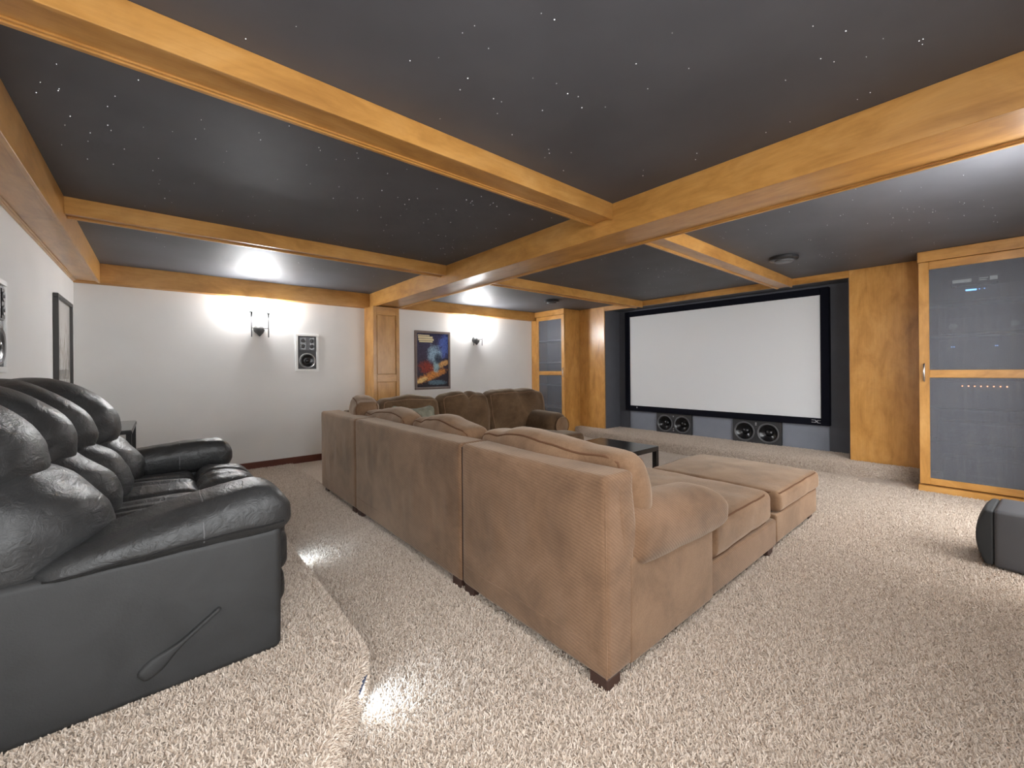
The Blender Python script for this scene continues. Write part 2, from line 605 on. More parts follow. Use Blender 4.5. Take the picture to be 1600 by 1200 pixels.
# ------------------------------------------------------------------ room shell
XL, YW, YR, XS = -0.692, 6.448, -0.36, 6.97
ZC, ZM, ZA = 2.492, 2.276, 2.376
PZ, SZ = 0.16, 0.141

floor = struct(box('floor', (XL - 0.1, YR - 0.1, -0.08), (7.1, YW + 0.1, 0.0), 'carpet', bev=0), 'beige cut pile carpet covering the floor')
struct(box('light_block_floor', (-6, -8, -0.10), (12, YR - 0.1, -0.005), 'light_block', bev=0), 'unseen grey ground added outside the openings to block light from below')  # added outside to block world light from below the openings
struct(box('wall_far', (XL - 0.1, YW, 0), (7.1, YW + 0.1, ZC), 'wall', bev=0), 'off-white wall with the two sconces')
struct(box('wall_left', (XL - 0.1, YR, 0), (XL, YW, ZC), 'wall', bev=0), 'off-white wall behind the black recliner')
wr = bpy.data.objects.new('wall_right', None)
COL.objects.link(wr)
wr.location = (1.6, YR, 0)
struct(wr, 'unseen off-white right wall with a wide opening added to let light in')
box('wall_piece', (0.7, YR - 0.1, 0), (3.6, YR, ZC), 'wall', wr, 0)  # stops short by the camera; gap added to let fill light in
box('wall_piece', (5.5, YR - 0.1, 0), (7.1, YR, ZC), 'wall', wr, 0)
box('wall_piece', (3.6, YR - 0.1, 2.2), (5.5, YR, ZC), 'wall', wr, 0)
dr = bpy.data.objects.new('light_opening', None)  # invented opening, added so world light reaches the screen end
COL.objects.link(dr)
dr.location = (4.55, YR, 0)
struct(dr, 'maple casing of the unseen opening added to light the room')
box('casing', (3.6, YR - 0.11, 0), (3.62, YR + 0.012, 2.2), 'wz', dr, 0.002)
box('casing', (5.48, YR - 0.11, 0), (5.5, YR + 0.012, 2.2), 'wz', dr, 0.002)
box('casing', (3.62, YR - 0.11, 2.18), (5.48, YR + 0.012, 2.2), 'wx', dr, 0.002)
ceiling = struct(box('ceiling', (XL - 0.1, YR - 0.1, ZC), (7.1, YW + 0.1, ZC + 0.08), 'ceil', bev=0), 'charcoal ceiling with tiny star lights')
struct(box('wall_screen', (XS, 0.4, 0), (XS + 0.12, YW, ZC), 'black_wall', bev=0), 'dark charcoal wall behind the projection screen')

# carpeted platform under the recliner (rounded corner) and the low stage under the screen
pts = [(XL, 4.22), (0.65, 4.22), (0.65, 1.76)]
for k in range(1, 7):
    a = R(0 + 36 * k / 6)
    pts.append((0.65 - 0.22 * (1 - math.cos(a)), 1.76 - 0.22 * math.sin(a)))
lx, ly = pts[-1]
pts += [(lx - 0.36, ly - 0.50), (XL, ly - 0.50)]
PLAT = pts
platform = struct(MB().prism(pts, 0.0, PZ, 0.022).build('platform', 'carpet', None, 40), 'carpeted raised platform under the black recliner')
spts = [(XS, 0.2), (6.47, 0.2)]
for k in range(25):
    y = 0.55 + (5.75 - 0.55) * k / 24
    spts.append((5.97 + 0.42 * ((y - 3.2) / 2.45) ** 2, y))
spts += [(6.47, 6.3), (XS, 6.3)]
stage = struct(MB().prism(spts, 0.0, SZ, 0.02).build('stage', 'carpet', None, 40), 'low carpeted stage with bowed front below the screen')

# baseboards
struct(box('baseboard_far', (XL, YW - 0.016, 0), (2.46, YW, 0.095), 'base', bev=0.004), 'dark red-brown baseboard')
struct(box('baseboard_left', (XL, 4.24, 0), (XL + 0.016, YW - 0.016, 0.095), 'base', bev=0.004))

# beams: two side boards standing proud of a recessed underside board
def beam(lo, hi, along, label, left=True, right=True):
    e = bpy.data.objects.new('ceiling_beam', None)
    COL.objects.link(e)
    e.location = ((lo[0] + hi[0]) / 2, (lo[1] + hi[1]) / 2, lo[2])
    struct(e, label)
    t = 0.02
    w = 'wx' if along == 0 else 'wy'
    o = 1 - along
    def b(nm, a0, a1, z0, z1, bev=0.002):
        l, h = [0, 0, z0], [0, 0, z1]
        l[along], h[along] = lo[along], hi[along]
        l[o], h[o] = a0, a1
        box(nm, l, h, w, e, bev)
    if left:
        b('side_board', lo[o], lo[o] + t, lo[2], hi[2])
    if right:
        b('side_board', hi[o] - t, hi[o], lo[2], hi[2])
    b('underside_board', lo[o] + (t if left else 0), hi[o] - (t if right else 0), lo[2] + 0.014, lo[2] + 0.03)
    # slim quirk moulding next to each side board
    if left:
        b('edge_strip', lo[o] + t, lo[o] + t + 0.012, lo[2] + 0.006, lo[2] + 0.014, 0.001)
    if right:
        b('edge_strip', hi[o] - t - 0.012, hi[o] - t, lo[2] + 0.006, lo[2] + 0.014, 0.001)
    return e

beam((2.50, -0.36, ZM), (2.908, YW, ZC), 1, 'deep main maple beam crossing the ceiling')
beam((XL, YR, ZM), (-0.478, 6.33, ZC), 1, 'maple beam boxed along the wall behind the recliner')
beam((-0.478, 1.80, ZA), (2.50, 1.99, ZC), 0, 'slim maple cross beam nearest the camera')
beam((-0.478, 4.07, ZA), (2.50, 4.21, ZC), 0, 'slim maple cross beam nearer the sconce wall')
beam((2.908, 1.80, ZA), (6.504, 1.99, ZC), 0, 'slim maple cross beam running to the screen header')
beam((2.908, 4.07, ZA), (6.504, 4.21, ZC), 0, 'slim maple cross beam running to the left end of the screen')
beam((XL, 6.33, ZM), (2.50, YW, ZC), 0, 'maple beam along the top of the sconce wall')
beam((2.908, 6.33, ZM + 0.045), (6.04, YW, ZC), 0, 'maple beam above the framed poster')

# panelled wall column under the main beam
pc = bpy.data.objects.new('column', None)
COL.objects.link(pc)
pc.location = (2.67, 6.27, 0)
struct(pc, 'panelled maple column under the main beam')
cx0, cx1, cy0 = 2.46, 2.88, 6.10
box('core', (cx0 + 0.02, cy0 + 0.02, 0), (cx1 - 0.02, YW, ZM), 'wz', pc, 0)
box('side_board', (cx0, cy0 + 0.018, 0), (cx0 + 0.02, YW, ZM), 'wz', pc, 0.002)
box('side_board', (cx1 - 0.02, cy0 + 0.018, 0), (cx1, YW, ZM), 'wz', pc, 0.002)
box('stile', (cx0, cy0, 0), (cx0 + 0.055, cy0 + 0.018, ZM), 'wz', pc, 0.003)
box('stile', (cx1 - 0.055, cy0, 0), (cx1, cy0 + 0.018, ZM), 'wz', pc, 0.003)
for z0, z1 in ((2.15, ZM), (1.13, 1.24), (0.0, 0.16)):
    box('rail', (cx0 + 0.055, cy0, z0), (cx1 - 0.055, cy0 + 0.018, z1), 'wx', pc, 0.003)
for z0, z1 in ((1.24, 2.15), (0.16, 1.13)):
    box('raised_panel', (cx0 + 0.062, cy0 + 0.009, z0 + 0.007), (cx1 - 0.062, cy0 + 0.02, z1 - 0.007), 'wz', pc, 0.006)

# maple surround of the screen
XK = 6.504
for y0, y1, nm in ((0.54, 1.20, 'maple column between the screen and the large equipment cabinet'), (4.90, 5.56, 'maple column between the screen and the small corner cabinet')):
    struct(box('column', (XK, y0, SZ), (XS, y1, ZC), 'wz', None, 0.004), nm)
struct(box('trim_1', (XK, 1.20, 2.405), (XK + 0.05, 4.90, ZC), 'wy', None, 0.003), 'maple header board over the screen')
struct(box('trim_2', (XK + 0.05, 1.20, 2.425), (XS, 4.90, ZC), 'black_wall', None, 0.0), 'dark soffit over the screen')
struct(box('trim_3', (XK + 0.02, 4.888, SZ), (XS, 4.90, 2.425), 'black_wall', None, 0.0), 'dark return board beside the screen')
struct(box('trim_4', (XK + 0.02, 1.20, SZ), (XS, 1.212, 2.425), 'black_wall', None, 0.0), 'dark return board beside the cabinet column')

# star points in the ceiling: far too many to count
random.seed(4)
st = MB()
cells = [(-0.4, 2.45, 2.05, 4.0, 150), (-0.4, 2.45, -0.3, 1.75, 120), (2.95, 6.4, 2.05, 4.0, 120), (2.95, 6.0, 0.0, 1.75, 90), (-0.4, 2.45, 4.3, 6.2, 10), (2.95, 6.0, 4.3, 6.2, 8)]
for x0, x1, y0, y1, n in cells:
    cl = [(random.uniform(x0, x1), random.uniform(y0, y1)) for _ in range(5)]
    for k in range(n):
        if random.random() < 0.35:
            c = random.choice(cl)
            x, y = random.gauss(c[0], 0.16), random.gauss(c[1], 0.16)
        else:
            x, y = random.uniform(x0, x1), random.uniform(y0, y1)
        if not (x0 < x < x1 and y0 < y < y1):
            continue
        r = random.choice((0.0011, 0.0013, 0.0016, 0.002))
        st.add([(x + r * math.cos(a), y + r * math.sin(a), ZC - 0.0012) for a in [-2 * math.pi * j / 5 for j in range(5)]] + [(x, y, ZC + 0.0005)],
               [(0, 1, 2, 3, 4)] + [(j, 5, (j + 1) % 5) for j in range(5)])
so = st.build('star_points', 'star', ceiling)
so['kind'] = 'stuff'
so['label'] = 'tiny white fibre star points in the dark ceiling'

# ------------------------------------------------------------------ sectional sofa
sofa = thing('sectional_sofa', 'large brown corduroy-textured sectional sofa in a U in front of the screen', 'sofa', (1.9, 3.0, 0))
def back_def(P):
    t = max(0.0, min(1.0, P.z / 0.86))
    return Vector((P.x + 0.0 * t, P.y, P.z))
for i, (y0, y1) in enumerate(((1.012, 2.049), (2.057, 3.768), (3.776, 4.80))):
    def dents(P, y0=y0, y1=y1, i=i):
        x = P.x
        if P.x < 1.40:
            d = 0.0
            for q in range(7):
                yy = y0 + (y1 - y0) * ((q * 0.37 + 0.13 * i + 0.21) % 1.0)
                zz = 0.25 + 0.42 * ((q * 0.61 + 0.3 * i) % 1.0)
                d += 0.007 * math.exp(-((P.y - yy) / 0.022) ** 2 - ((P.z - zz) / 0.10) ** 2) * (1 if q % 2 else -1)
            x += d
        # crown of the top edge sags between the ends
        m = 1 - ((2 * P.y - y0 - y1) / (y1 - y0)) ** 2
        return Vector((x, P.y, P.z - 0.006 * m * (P.z / 0.87)))
    b = Soft((1.345, y0, 0.05), (1.545, y1, 0.868), 0.027, (0.008, 0, 0.006), 0.0025, 5.0, i, dents)
    bo = b.build('back_panel', 'sofa', sofa, 0.035)
    # welt down each vertical seam
    for yy in ((y0 + 0.010,) if i == 0 else ()):
        MB().tube([(1.353, yy, z) for z in (0.06, 0.3, 0.55, 0.80)], 0.005, 6).build('welt', 'sofa', bo, 60)
    # long low seam line across the back
    MB().tube([(1.3435, y0 + 0.03 + (y1 - y0 - 0.06) * k / 8, 0.165 + 0.004 * math.sin(k * 1.7)) for k in range(9)], 0.0035, 5).build('seam', 'sofa', bo, 60)
for yy in (2.049, 3.768):  # dark strips stand in for the shade in the gaps between modules
    box('seam_shade', (1.358, yy - 0.004, 0.06), (1.52, yy + 0.012, 0.845), 'foot', sofa, 0)
# far run: back along the sconce wall side
for i, (x0, x1) in enumerate(((1.55, 2.62), (2.63, 4.27))):
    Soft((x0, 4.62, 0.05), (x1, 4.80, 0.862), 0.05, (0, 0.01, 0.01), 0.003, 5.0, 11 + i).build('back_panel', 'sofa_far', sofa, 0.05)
# bases
Soft((1.53, 1.030, 0.05), (2.283, 2.046, 0.235), 0.018, (0, 0, 0), 0.001, 5, 20).build('base', 'sofa', sofa, 0.06)
Soft((2.283, 1.020, 0.05), (3.30, 2.046, 0.235), 0.018, (0, 0.003, 0), 0.0015, 5, 21).build('base', 'sofa', sofa, 0.06)
Soft((1.53, 2.060, 0.05), (2.40, 3.765, 0.235), 0.018, (0, 0, 0), 0.001, 5, 22).build('base', 'sofa', sofa, 0.08)
Soft((1.53, 3.779, 0.05), (2.62, 4.64, 0.235), 0.018, (0, 0, 0), 0.001, 5, 23).build('base', 'sofa', sofa, 0.08)
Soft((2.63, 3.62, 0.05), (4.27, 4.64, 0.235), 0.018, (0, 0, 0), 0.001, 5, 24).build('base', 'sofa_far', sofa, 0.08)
# outer side panel under the near arm
Soft((1.50, 1.010, 0.05), (2.283, 1.16, 0.50), 0.016, (0, 0.002, 0), 0.0012, 6, 25).build('side_panel', 'sofa_smooth', sofa, 0.05)

# near arm: low roll that runs forward and drops to a rounded nose
def arm_def(P):
    t = (P.x - 1.50) / (2.50 - 1.50)
    t = max(-0.05, min(1.05, t))
    top = 0.715 - 0.05 * min(1, t / 0.45) - 0.02 * max(0, (t - 0.45) / 0.3)
    zz = (P.z - 0.39) / (0.70 - 0.39)
    z = 0.415 - 0.035 * t + zz * (top - (0.415 - 0.035 * t))
    if t > 0.72:
        q = (t - 0.72) / 0.28
        f = math.sqrt(max(0.0, 1 - min(1.0, q) ** 2))
        mid = 0.47
        z = mid + (z - mid) * (0.25 + 0.75 * f)
    return Vector((P.x, P.y, z))
near_arm = Soft((1.50, 0.985, 0.39), (2.50, 1.275, 0.70), 0.115, (0, 0.012, 0.02), 0.004, 5.0, 30, arm_def)
ao = near_arm.build('arm', 'sofa', sofa, 0.035)
# wedge where the back runs down to the arm
def wing_def(P):
    zt = (P.z - 0.5) / 0.36
    return Vector((P.x - 0.055 * zt, P.y, P.z))
Soft((1.44, 1.014, 0.50), (1.60, 1.20, 0.86), 0.045, (0, 0.006, 0), 0.002, 5, 31, wing_def).build('back_wing', 'sofa', sofa, 0.035)

# chaise seat cushion, T shaped round the arm
def tee(P):
    if P.x < 2.30 and P.y < 1.5:
        k = min(1.0, (2.30 - P.x) / 0.03)
        P = Vector((P.x, 1.5 - (1.5 - P.y) * (1 - 0.46 * k), P.z))
    return P
chaise = Soft((1.66, 1.016, 0.24), (3.22, 2.046, 0.452), 0.055, (0.02, 0.008, 0.028), 0.006, 4.0, 32, tee)
co_ = chaise.build('seat_cushion', 'sofa_smooth', sofa, 0.03)
chaise.piping(co_, 2, (-1, 1), 0.0055)
# folds pressed into the chaise seat behind the arm
for (y0, y1), sd in (((2.066, 2.905), 33), ((2.915, 3.76), 34)):
    c = Soft((1.60, y0, 0.24), (2.46, y1, 0.455), 0.06, (0.02, 0.004, 0.03), 0.005, 4.0, sd)
    o_ = c.build('seat_cushion', 'sofa_smooth', sofa, 0.05)
    c.piping(o_, 2, (1,), 0.0055)
c = Soft((1.60, 3.78, 0.24), (2.60, 4.60, 0.455), 0.06, (0.0, 0.004, 0.03), 0.005, 4.0, 35)
c.build('seat_cushion', 'sofa_smooth', sofa, 0.05)
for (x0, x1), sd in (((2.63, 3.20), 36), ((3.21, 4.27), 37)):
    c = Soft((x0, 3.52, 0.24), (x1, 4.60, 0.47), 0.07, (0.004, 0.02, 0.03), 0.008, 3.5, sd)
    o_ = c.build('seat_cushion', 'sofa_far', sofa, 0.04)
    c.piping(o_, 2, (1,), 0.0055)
# far arm, rolled
def farm_def(P):
    return Vector((P.x, P.y, P.z - 0.02 * (4.6 - P.y)))
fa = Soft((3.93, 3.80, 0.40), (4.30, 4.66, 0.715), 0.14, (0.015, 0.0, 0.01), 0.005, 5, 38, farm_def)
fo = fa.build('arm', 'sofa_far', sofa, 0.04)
MB().tube([(4.115 + 0.125 * math.cos(a), 3.797, 0.545 + 0.115 * math.sin(a)) for a in [2 * math.pi * k / 24 for k in range(24)]], 0.006, 6, closed=True).build('piping', 'sofa_smooth', fo, 60)
MB().lathe([(0.118, 0.0), (0.112, 0.008), (0.0, 0.016)], (4.115, 3.806, 0.545), '-Y', 24).build('arm_facing', 'sofa_smooth', fo, 50)

def lean(P, x0, z0, k):
    return Vector((P.x - (P.z - z0) * k, P.y, P.z))
# near-run back cushions
NC = [((1.575, 1.050, 0.55), (1.79, 2.175, 0.935), 41, 0.010), ((1.575, 2.215, 0.45), (1.79, 3.095, 0.940), 42, 0.010),
      ((1.575, 3.135, 0.45), (1.79, 4.06, 0.938), 43, 0.010)]
for lo, hi, sd, am in NC:
    def cd_(P, lo=lo, hi=hi, sd=sd):
        t = (P.y - lo[1]) / (hi[1] - lo[1])
        zt = (P.z - lo[2]) / (hi[2] - lo[2])
        # slumped top with a pinch on one side
        sag = -0.022 * math.exp(-((t - 0.82) / 0.06) ** 2) * zt - 0.030 * max(0, (abs(t - 0.5) - 0.36) / 0.14) ** 2 * zt
        return Vector((P.x - 0.05 * zt + 0.02 * math.sin(sd + 5 * t) * zt, P.y, P.z + sag + 0.012 * math.sin(7 * t + sd) * zt))
    c = Soft(lo, hi, 0.055, (0.035, 0.02, 0.015), am, 4.5, sd, cd_, (1, 1, 1), 0.18)
    o_ = c.build('back_cushion', 'sofa_smooth', sofa, 0.03)
    c.piping(o_, 0, (-1, 1), 0.0055)
# corner cushion, turned towards the middle
def rot_about(P, c, a):
    d = P - Vector(c)
    return Vector((c[0] + d.x * math.cos(a) - d.y * math.sin(a), c[1] + d.x * math.sin(a) + d.y * math.cos(a), P.z))
cc = Soft((1.55, 4.05, 0.45), (1.77, 4.72, 1.005), 0.06, (0.045, 0.02, 0.02), 0.016, 5.5, 44, lambda P: rot_about(P + Vector((0, 0, 0.02 * math.sin(P.y * 9))), (1.66, 4.4, 0), R(-14)))
o_ = cc.build('back_cushion', 'sofa_smooth', sofa, 0.03)
cc.piping(o_, 0, (-1, 1), 0.0055)
# far-run back cushions
for (x0, x1, z1, sd, am) in ((1.86, 2.60, 0.985, 45, 0.014), (2.63, 3.35, 1.0, 46, 0.018), (3.37, 4.40, 1.0, 47, 0.022)):
    def fd(P, x0=x0, x1=x1, z1=z1, sd=sd):
        t = (P.x - x0) / (x1 - x0)
        zt = (P.z - 0.45) / (z1 - 0.45)
        sl = -0.05 * math.exp(-((t - 0.55) / 0.05) ** 2) * zt if sd == 46 else 0.0
        dr = 0.0
        if sd == 47:
            dr = 0.022 * math.sin(12 * t - 5 * zt) * (1 - zt * 0.4)
            sl = -0.05 * max(0, (t - 0.72) / 0.28) ** 2 * zt
        return Vector((P.x, P.y + 0.06 * zt + dr, P.z + sl))
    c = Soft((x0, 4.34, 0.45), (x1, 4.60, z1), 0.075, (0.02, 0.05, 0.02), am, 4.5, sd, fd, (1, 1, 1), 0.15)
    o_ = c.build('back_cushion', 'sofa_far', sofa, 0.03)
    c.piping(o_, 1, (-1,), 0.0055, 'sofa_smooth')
# feet
for x, y in ((1.40, 1.065), (1.40, 1.99), (1.40, 2.12), (1.40, 3.71), (1.40, 3.84), (1.42, 4.72), (3.20, 1.075), (3.20, 1.97), (2.33, 2.3), (2.33, 3.7), (4.18, 3.70), (4.18, 4.7), (2.75, 3.70)):
    box('foot', (x - 0.045, y - 0.045, 0), (x + 0.045, y + 0.045, 0.055), 'foot', sofa, 0.004)

# ottoman
ot = thing('ottoman', 'brown upholstered ottoman pushed against the end of the chaise', 'ottoman', (3.9, 1.54, 0))
Soft((3.345, 1.035, 0.045), (4.345, 2.06, 0.245), 0.016, (0, 0.003, 0), 0.0015, 5, 50).build('base', 'sofa_smooth', ot, 0.06)
oc = Soft((3.385, 1.022, 0.245), (4.365, 2.07, 0.402), 0.045, (0.01, 0.008, 0.028), 0.006, 4, 51)
o_ = oc.build('cushion', 'sofa_smooth', ot, 0.03)
oc.piping(o_, 2, (-1, 1), 0.0055)
for x in (3.43, 4.27):
    for y in (1.10, 1.99):
        box('foot', (x - 0.04, y - 0.04, 0), (x + 0.04, y + 0.04, 0.05), 'foot', ot, 0.004)

# throw pillow in the corner of the sectional
tp = thing('throw_pillow', 'small grey-green patterned throw pillow in the corner of the sectional', 'pillow', (2.10, 4.22, 0.46))
pil = Soft((1.86, 4.06, 0.47), (2.34, 4.19, 0.955), 0.05, (0, 0.05, 0), 0.006, 6, 60,
           lambda P: Vector((P.x, P.y, P.z - 0.055 * (1 - min(1, ((P.x - 2.08) / 0.25) ** 2)) * max(0, (P.z - 0.7) / 0.28) - 0.04 * (P.x - 1.83) / 0.5)))
o_ = pil.build('cover', 'pillow', tp, 0.03)
pil.piping(o_, 1, (-1,), 0.005, 'pillow')

# ------------------------------------------------------------------ coffee table
ct = thing('coffee_table', 'low black-brown coffee table with square legs inside the sectional', 'table', (3.88, 2.81, 0))
box('table_top', (3.60, 2.42, 0.40), (4.16, 3.20, 0.45), 'table', ct, 0.002)
for x in (3.60, 4.11):
    for y in (2.42, 3.15):
        box('leg', (x, y, 0), (x + 0.05, y + 0.05, 0.40), 'table', ct, 0.002)

# ------------------------------------------------------------------ leather recliner loveseat
rc = thing('recliner_loveseat', 'black leather reclining loveseat with puffy channelled back on the platform', 'sofa', (-0.1, 2.8, PZ))
box('under_frame', (-0.60, 1.98, PZ), (0.34, 3.66, 0.44), 'void', rc, 0.01)
for y0, y1, sd in ((1.922, 2.13, 70), (3.50, 3.70, 71)):
    def spd(P):
        return Vector((P.x + 0.012 * (P.z - 0.4), P.y, P.z))
    so_ = Soft((-0.66, y0, PZ + 0.004), (0.382, y1, 0.662), 0.028, (0, 0.006, 0), 0.0015, 4, sd, spd).build('side_panel', 'leather_side', rc, 0.05)
    if sd == 70:
        # moulded recline lever lying in its shallow scoop
        def lev(P):
            a = math.atan2(0.404 - 0.262, 0.165 + 0.035)
            x, z = P.x * math.cos(a) - P.z * math.sin(a), P.x * math.sin(a) + P.z * math.cos(a)
            return Vector((x - 0.035, P.y, z + 0.262))
        def lev2(P):
            k = 0.35 + 0.9 * math.exp(-((P.x - 0.02) / 0.06) ** 2)
            return lev(Vector((P.x, P.y, P.z * k)))
        Soft((-0.025, 1.906, -0.024), (0.255, 1.936, 0.024), 0.014, (0, 0.002, 0), 0, 4, 0, lev2).build('recline_lever', 'leather_side', so_, 0.02)
# arm pads
for y0, y1, sd in ((1.905, 2.215, 72), (3.45, 3.70, 73)):
    def pad(P, y0=y0, y1=y1):
        t = max(0.0, min(1.0, (P.x + 0.31) / 0.73))
        zt = (P.z - 0.62) / 0.19
        bot = 0.632 + 0.0 * t
        hgt = (0.055 + 0.145 * (1 - (1 - t) ** 1.7)) if y0 < 2.5 else (0.15 + 0.055 * (1 - (1 - t) ** 1.7))
        nose = -0.05 * max(0, (t - 0.82) / 0.18) ** 2 * max(0, zt)
        lean_ = 0.02 * zt * (1 if y0 < 2.5 else -1)
        return Vector((P.x, P.y + lean_, bot + zt * hgt + nose))
    ap = Soft((-0.31, y0, 0.62), (0.425 if y0 < 2.5 else 0.385, y1, 0.81), 0.075, (0.01, 0.012, 0.012), 0.005, 6, sd, pad, (2.0, 1, 1))
    po = ap.build('arm_pad', 'leather', rc, 0.028)
    # cross stitch line and lower welt
    path = [ap.at(0.18, v, w) for v, w in [(-1, -0.6), (-1, -0.2), (-1, 0.3), (-0.95, 0.7), (-0.6, 1), (-0.2, 1), (0.2, 1), (0.6, 1), (0.95, 0.7), (1, 0.3), (1, -0.2)]]
    MB().tube(path, 0.0028, 5).build('seam', 'spk_ring', po, 60)
    sdv = -1 if y0 < 2.5 else 1
    MB().tube([ap.at(-0.95 + 1.9 * k / 14, sdv, -0.45) for k in range(15)], 0.004, 5).build('welt', 'void', po, 60)
# seats with stitched channels, and the roll in front of each
for y0, y1, sd in ((2.21, 2.815, 74), (2.825, 3.44, 75)):
    def chan(P, y0=y0, y1=y1):
        g = 0.0
        for q in (0.36, 0.52, 0.72):
            g += math.exp(-((P.y - y0 - (y1 - y0) * q) / 0.012) ** 2)
        k = max(0, min(1, (P.z - 0.58) / 0.07))
        return Vector((P.x, P.y, P.z - 0.020 * g * k))
    Soft((-0.30, y0, 0.44), (0.17, y1, 0.665), 0.05, (0.01, 0.004, 0.025), 0.004, 6, sd, chan).build('seat_cushion', 'leather', rc, 0.022)
    def roll(P, y0=y0, y1=y1):
        g = math.exp(-((P.y - (y0 + y1) / 2) / 0.014) ** 2) + 0.5 * math.exp(-((P.y - y0 - (y1 - y0) * 0.24) / 0.01) ** 2)
        k = max(0, min(1, (P.z - 0.5) / 0.08))
        return Vector((P.x - 0.012 * g * (P.x > 0.38), P.y, P.z - 0.022 * g * k - 0.10 * max(0, P.x - 0.25)))
    Soft((0.165, y0, 0.42), (0.465, y1, 0.690), 0.09, (0.015, 0.004, 0.02), 0.006, 6, sd + 10, roll).build('seat_roll', 'leather', rc, 0.022)
    Soft((0.345, y0 + 0.005, 0.34), (0.47, y1 - 0.005, 0.545), 0.055, (0.015, 0, 0), 0.005, 6, sd + 20).build('footrest_pad', 'leather', rc, 0.03)
    Soft((0.345, y0 + 0.005, PZ + 0.03), (0.455, y1 - 0.005, 0.365), 0.05, (0.015, 0, 0), 0.004, 6, sd + 30).build('footrest_panel', 'leather', rc, 0.03)
# back: shell, lumbar lobes, head lobes
def shell_def(P):
    return Vector((P.x - 0.22 * max(0, P.z - 0.6), P.y, P.z))
Soft((-0.60, 1.965, 0.50), (-0.33, 3.66, 1.06), 0.06, (0.0, 0.01, 0.01), 0.003, 4, 80, shell_def).build('back_shell', 'leather_side', rc, 0.05)
edges = [1.985, 2.47, 2.815, 3.15, 3.62]
xo = [-0.115, -0.065, -0.025, 0.025]
for i in range(4):
    y0, y1 = edges[i], edges[i + 1]
    def lum(P, i=i, y0=y0, y1=y1):
        t = (P.y - y0) / (y1 - y0)
        zt = (P.z - 0.53) / 0.40
        cre = 0.010 * math.sin(40 * P.z + 9 * P.y + i) * max(0, zt - 0.55) * 2
        return Vector((P.x + xo[i] + (0.0, -0.045, -0.06, -0.075)[i] - 0.22 * max(0, P.z - 0.66) + cre, P.y, P.z))
    Soft((-0.42, y0 - 0.045, 0.55), (-0.085, y1 + 0.045, 0.97), 0.12, (0.07, 0.0, 0.03), 0.007, 6.0, 90 + i, lum, (1, 1, 2.0), 0.6).build('lumbar_cushion', 'leather', rc, 0.022)
    def head(P, i=i, y0=y0, y1=y1):
        t = (P.y - y0) / (y1 - y0)
        e = max(0, (abs(t - 0.5) - 0.30) / 0.2)
        cre = 0.010 * math.sin(46 * P.z + 3 * i) * e
        return Vector((P.x + xo[i] - (0.06, 0.080, 0.085, 0.065)[i] - 0.20 * max(0, P.z - 0.85) + cre, P.y, P.z - 0.02 * e * e))
    Soft((-0.62, y0 - 0.05, 0.80), (-0.175, y1 + 0.05, 1.245), 0.15, (0.06, 0.006, 0.02), 0.007, 6.0, 100 + i, head, (1, 1, 2.0), 0.6).build('head_cushion', 'leather', rc, 0.022)

# ------------------------------------------------------------------ side table behind the recliner
sd_t = thing('side_table', 'dark side table with smoked glass top behind the recliner', 'table', (-0.42, 5.4, 0))
box('glass_top', (-0.655, 4.95, 0.785), (-0.185, 5.92, 0.797), 'glass', sd_t, 0.003)
for (a, b) in (((-0.66, 4.945), (-0.18, 4.965)), ((-0.66, 5.905), (-0.18, 5.925)), ((-0.66, 4.965), (-0.645, 5.905)), ((-0.195, 4.965), (-0.18, 5.905))):
    box('frame_bar', (*a, 0.76), (*b, 0.785), 'metal_dark', sd_t, 0.002)
for x in (-0.655, -0.222):
    for y in (4.965, 5.865):
        box('leg', (x, y, 0), (x + 0.037, y + 0.037, 0.76), 'metal_dark', sd_t, 0.002)

# ------------------------------------------------------------------ projection screen
ps = thing('projection_screen', 'large blank grey-white projection screen in a black velvet frame', 'screen', (6.9, 3.09, 0.5))
y0, y1, z0, z1 = 1.582, 4.602, 0.597, 2.287
fo_ = 0.098
box('screen_surface', (6.905, y0 - 0.02, z0 - 0.02), (6.915, y1 + 0.02, z1 + 0.02), 'screen', ps, 0)
box('frame_bar', (6.88, y0 - fo_, z0 - fo_), (6.965, y0, z1 + fo_), 'velvet', ps, 0.006)
box('frame_bar', (6.88, y1, z0 - fo_), (6.965, y1 + fo_, z1 + fo_), 'velvet', ps, 0.006)
box('frame_bar', (6.88, y0, z0 - fo_), (6.965, y1, z0), 'velvet', ps, 0.006)
box('frame_bar', (6.88, y0, z1), (6.965, y1, z1 + fo_), 'velvet', ps, 0.006)
lg = MB()
xb = 6.878
lg.box((xb, 1.585, 0.566), (xb + 0.003, 1.618, 0.572))
lg.box((xb, 1.585, 0.530), (xb + 0.003, 1.618, 0.536))
lg.box((xb, 1.648, 0.568), (xb + 0.003, 1.690, 0.575))
lg.box((xb, 1.640, 0.536), (xb + 0.003, 1.690, 0.544))
for a, b in (((1.648, 0.572), (1.612, 0.532)), ((1.612, 0.570), (1.648, 0.538))):
    lg.tube([(xb + 0.001, *a), (xb + 0.001, *b)], 0.006, 5)
lo_ = lg.build('maker_badge', 'silver', ps)
lo_['label'] = 'small silver maker badge'
box('marker', (6.878, 4.435, 0.553), (6.881, 4.452, 0.578), 'silver', ps, 0.001)

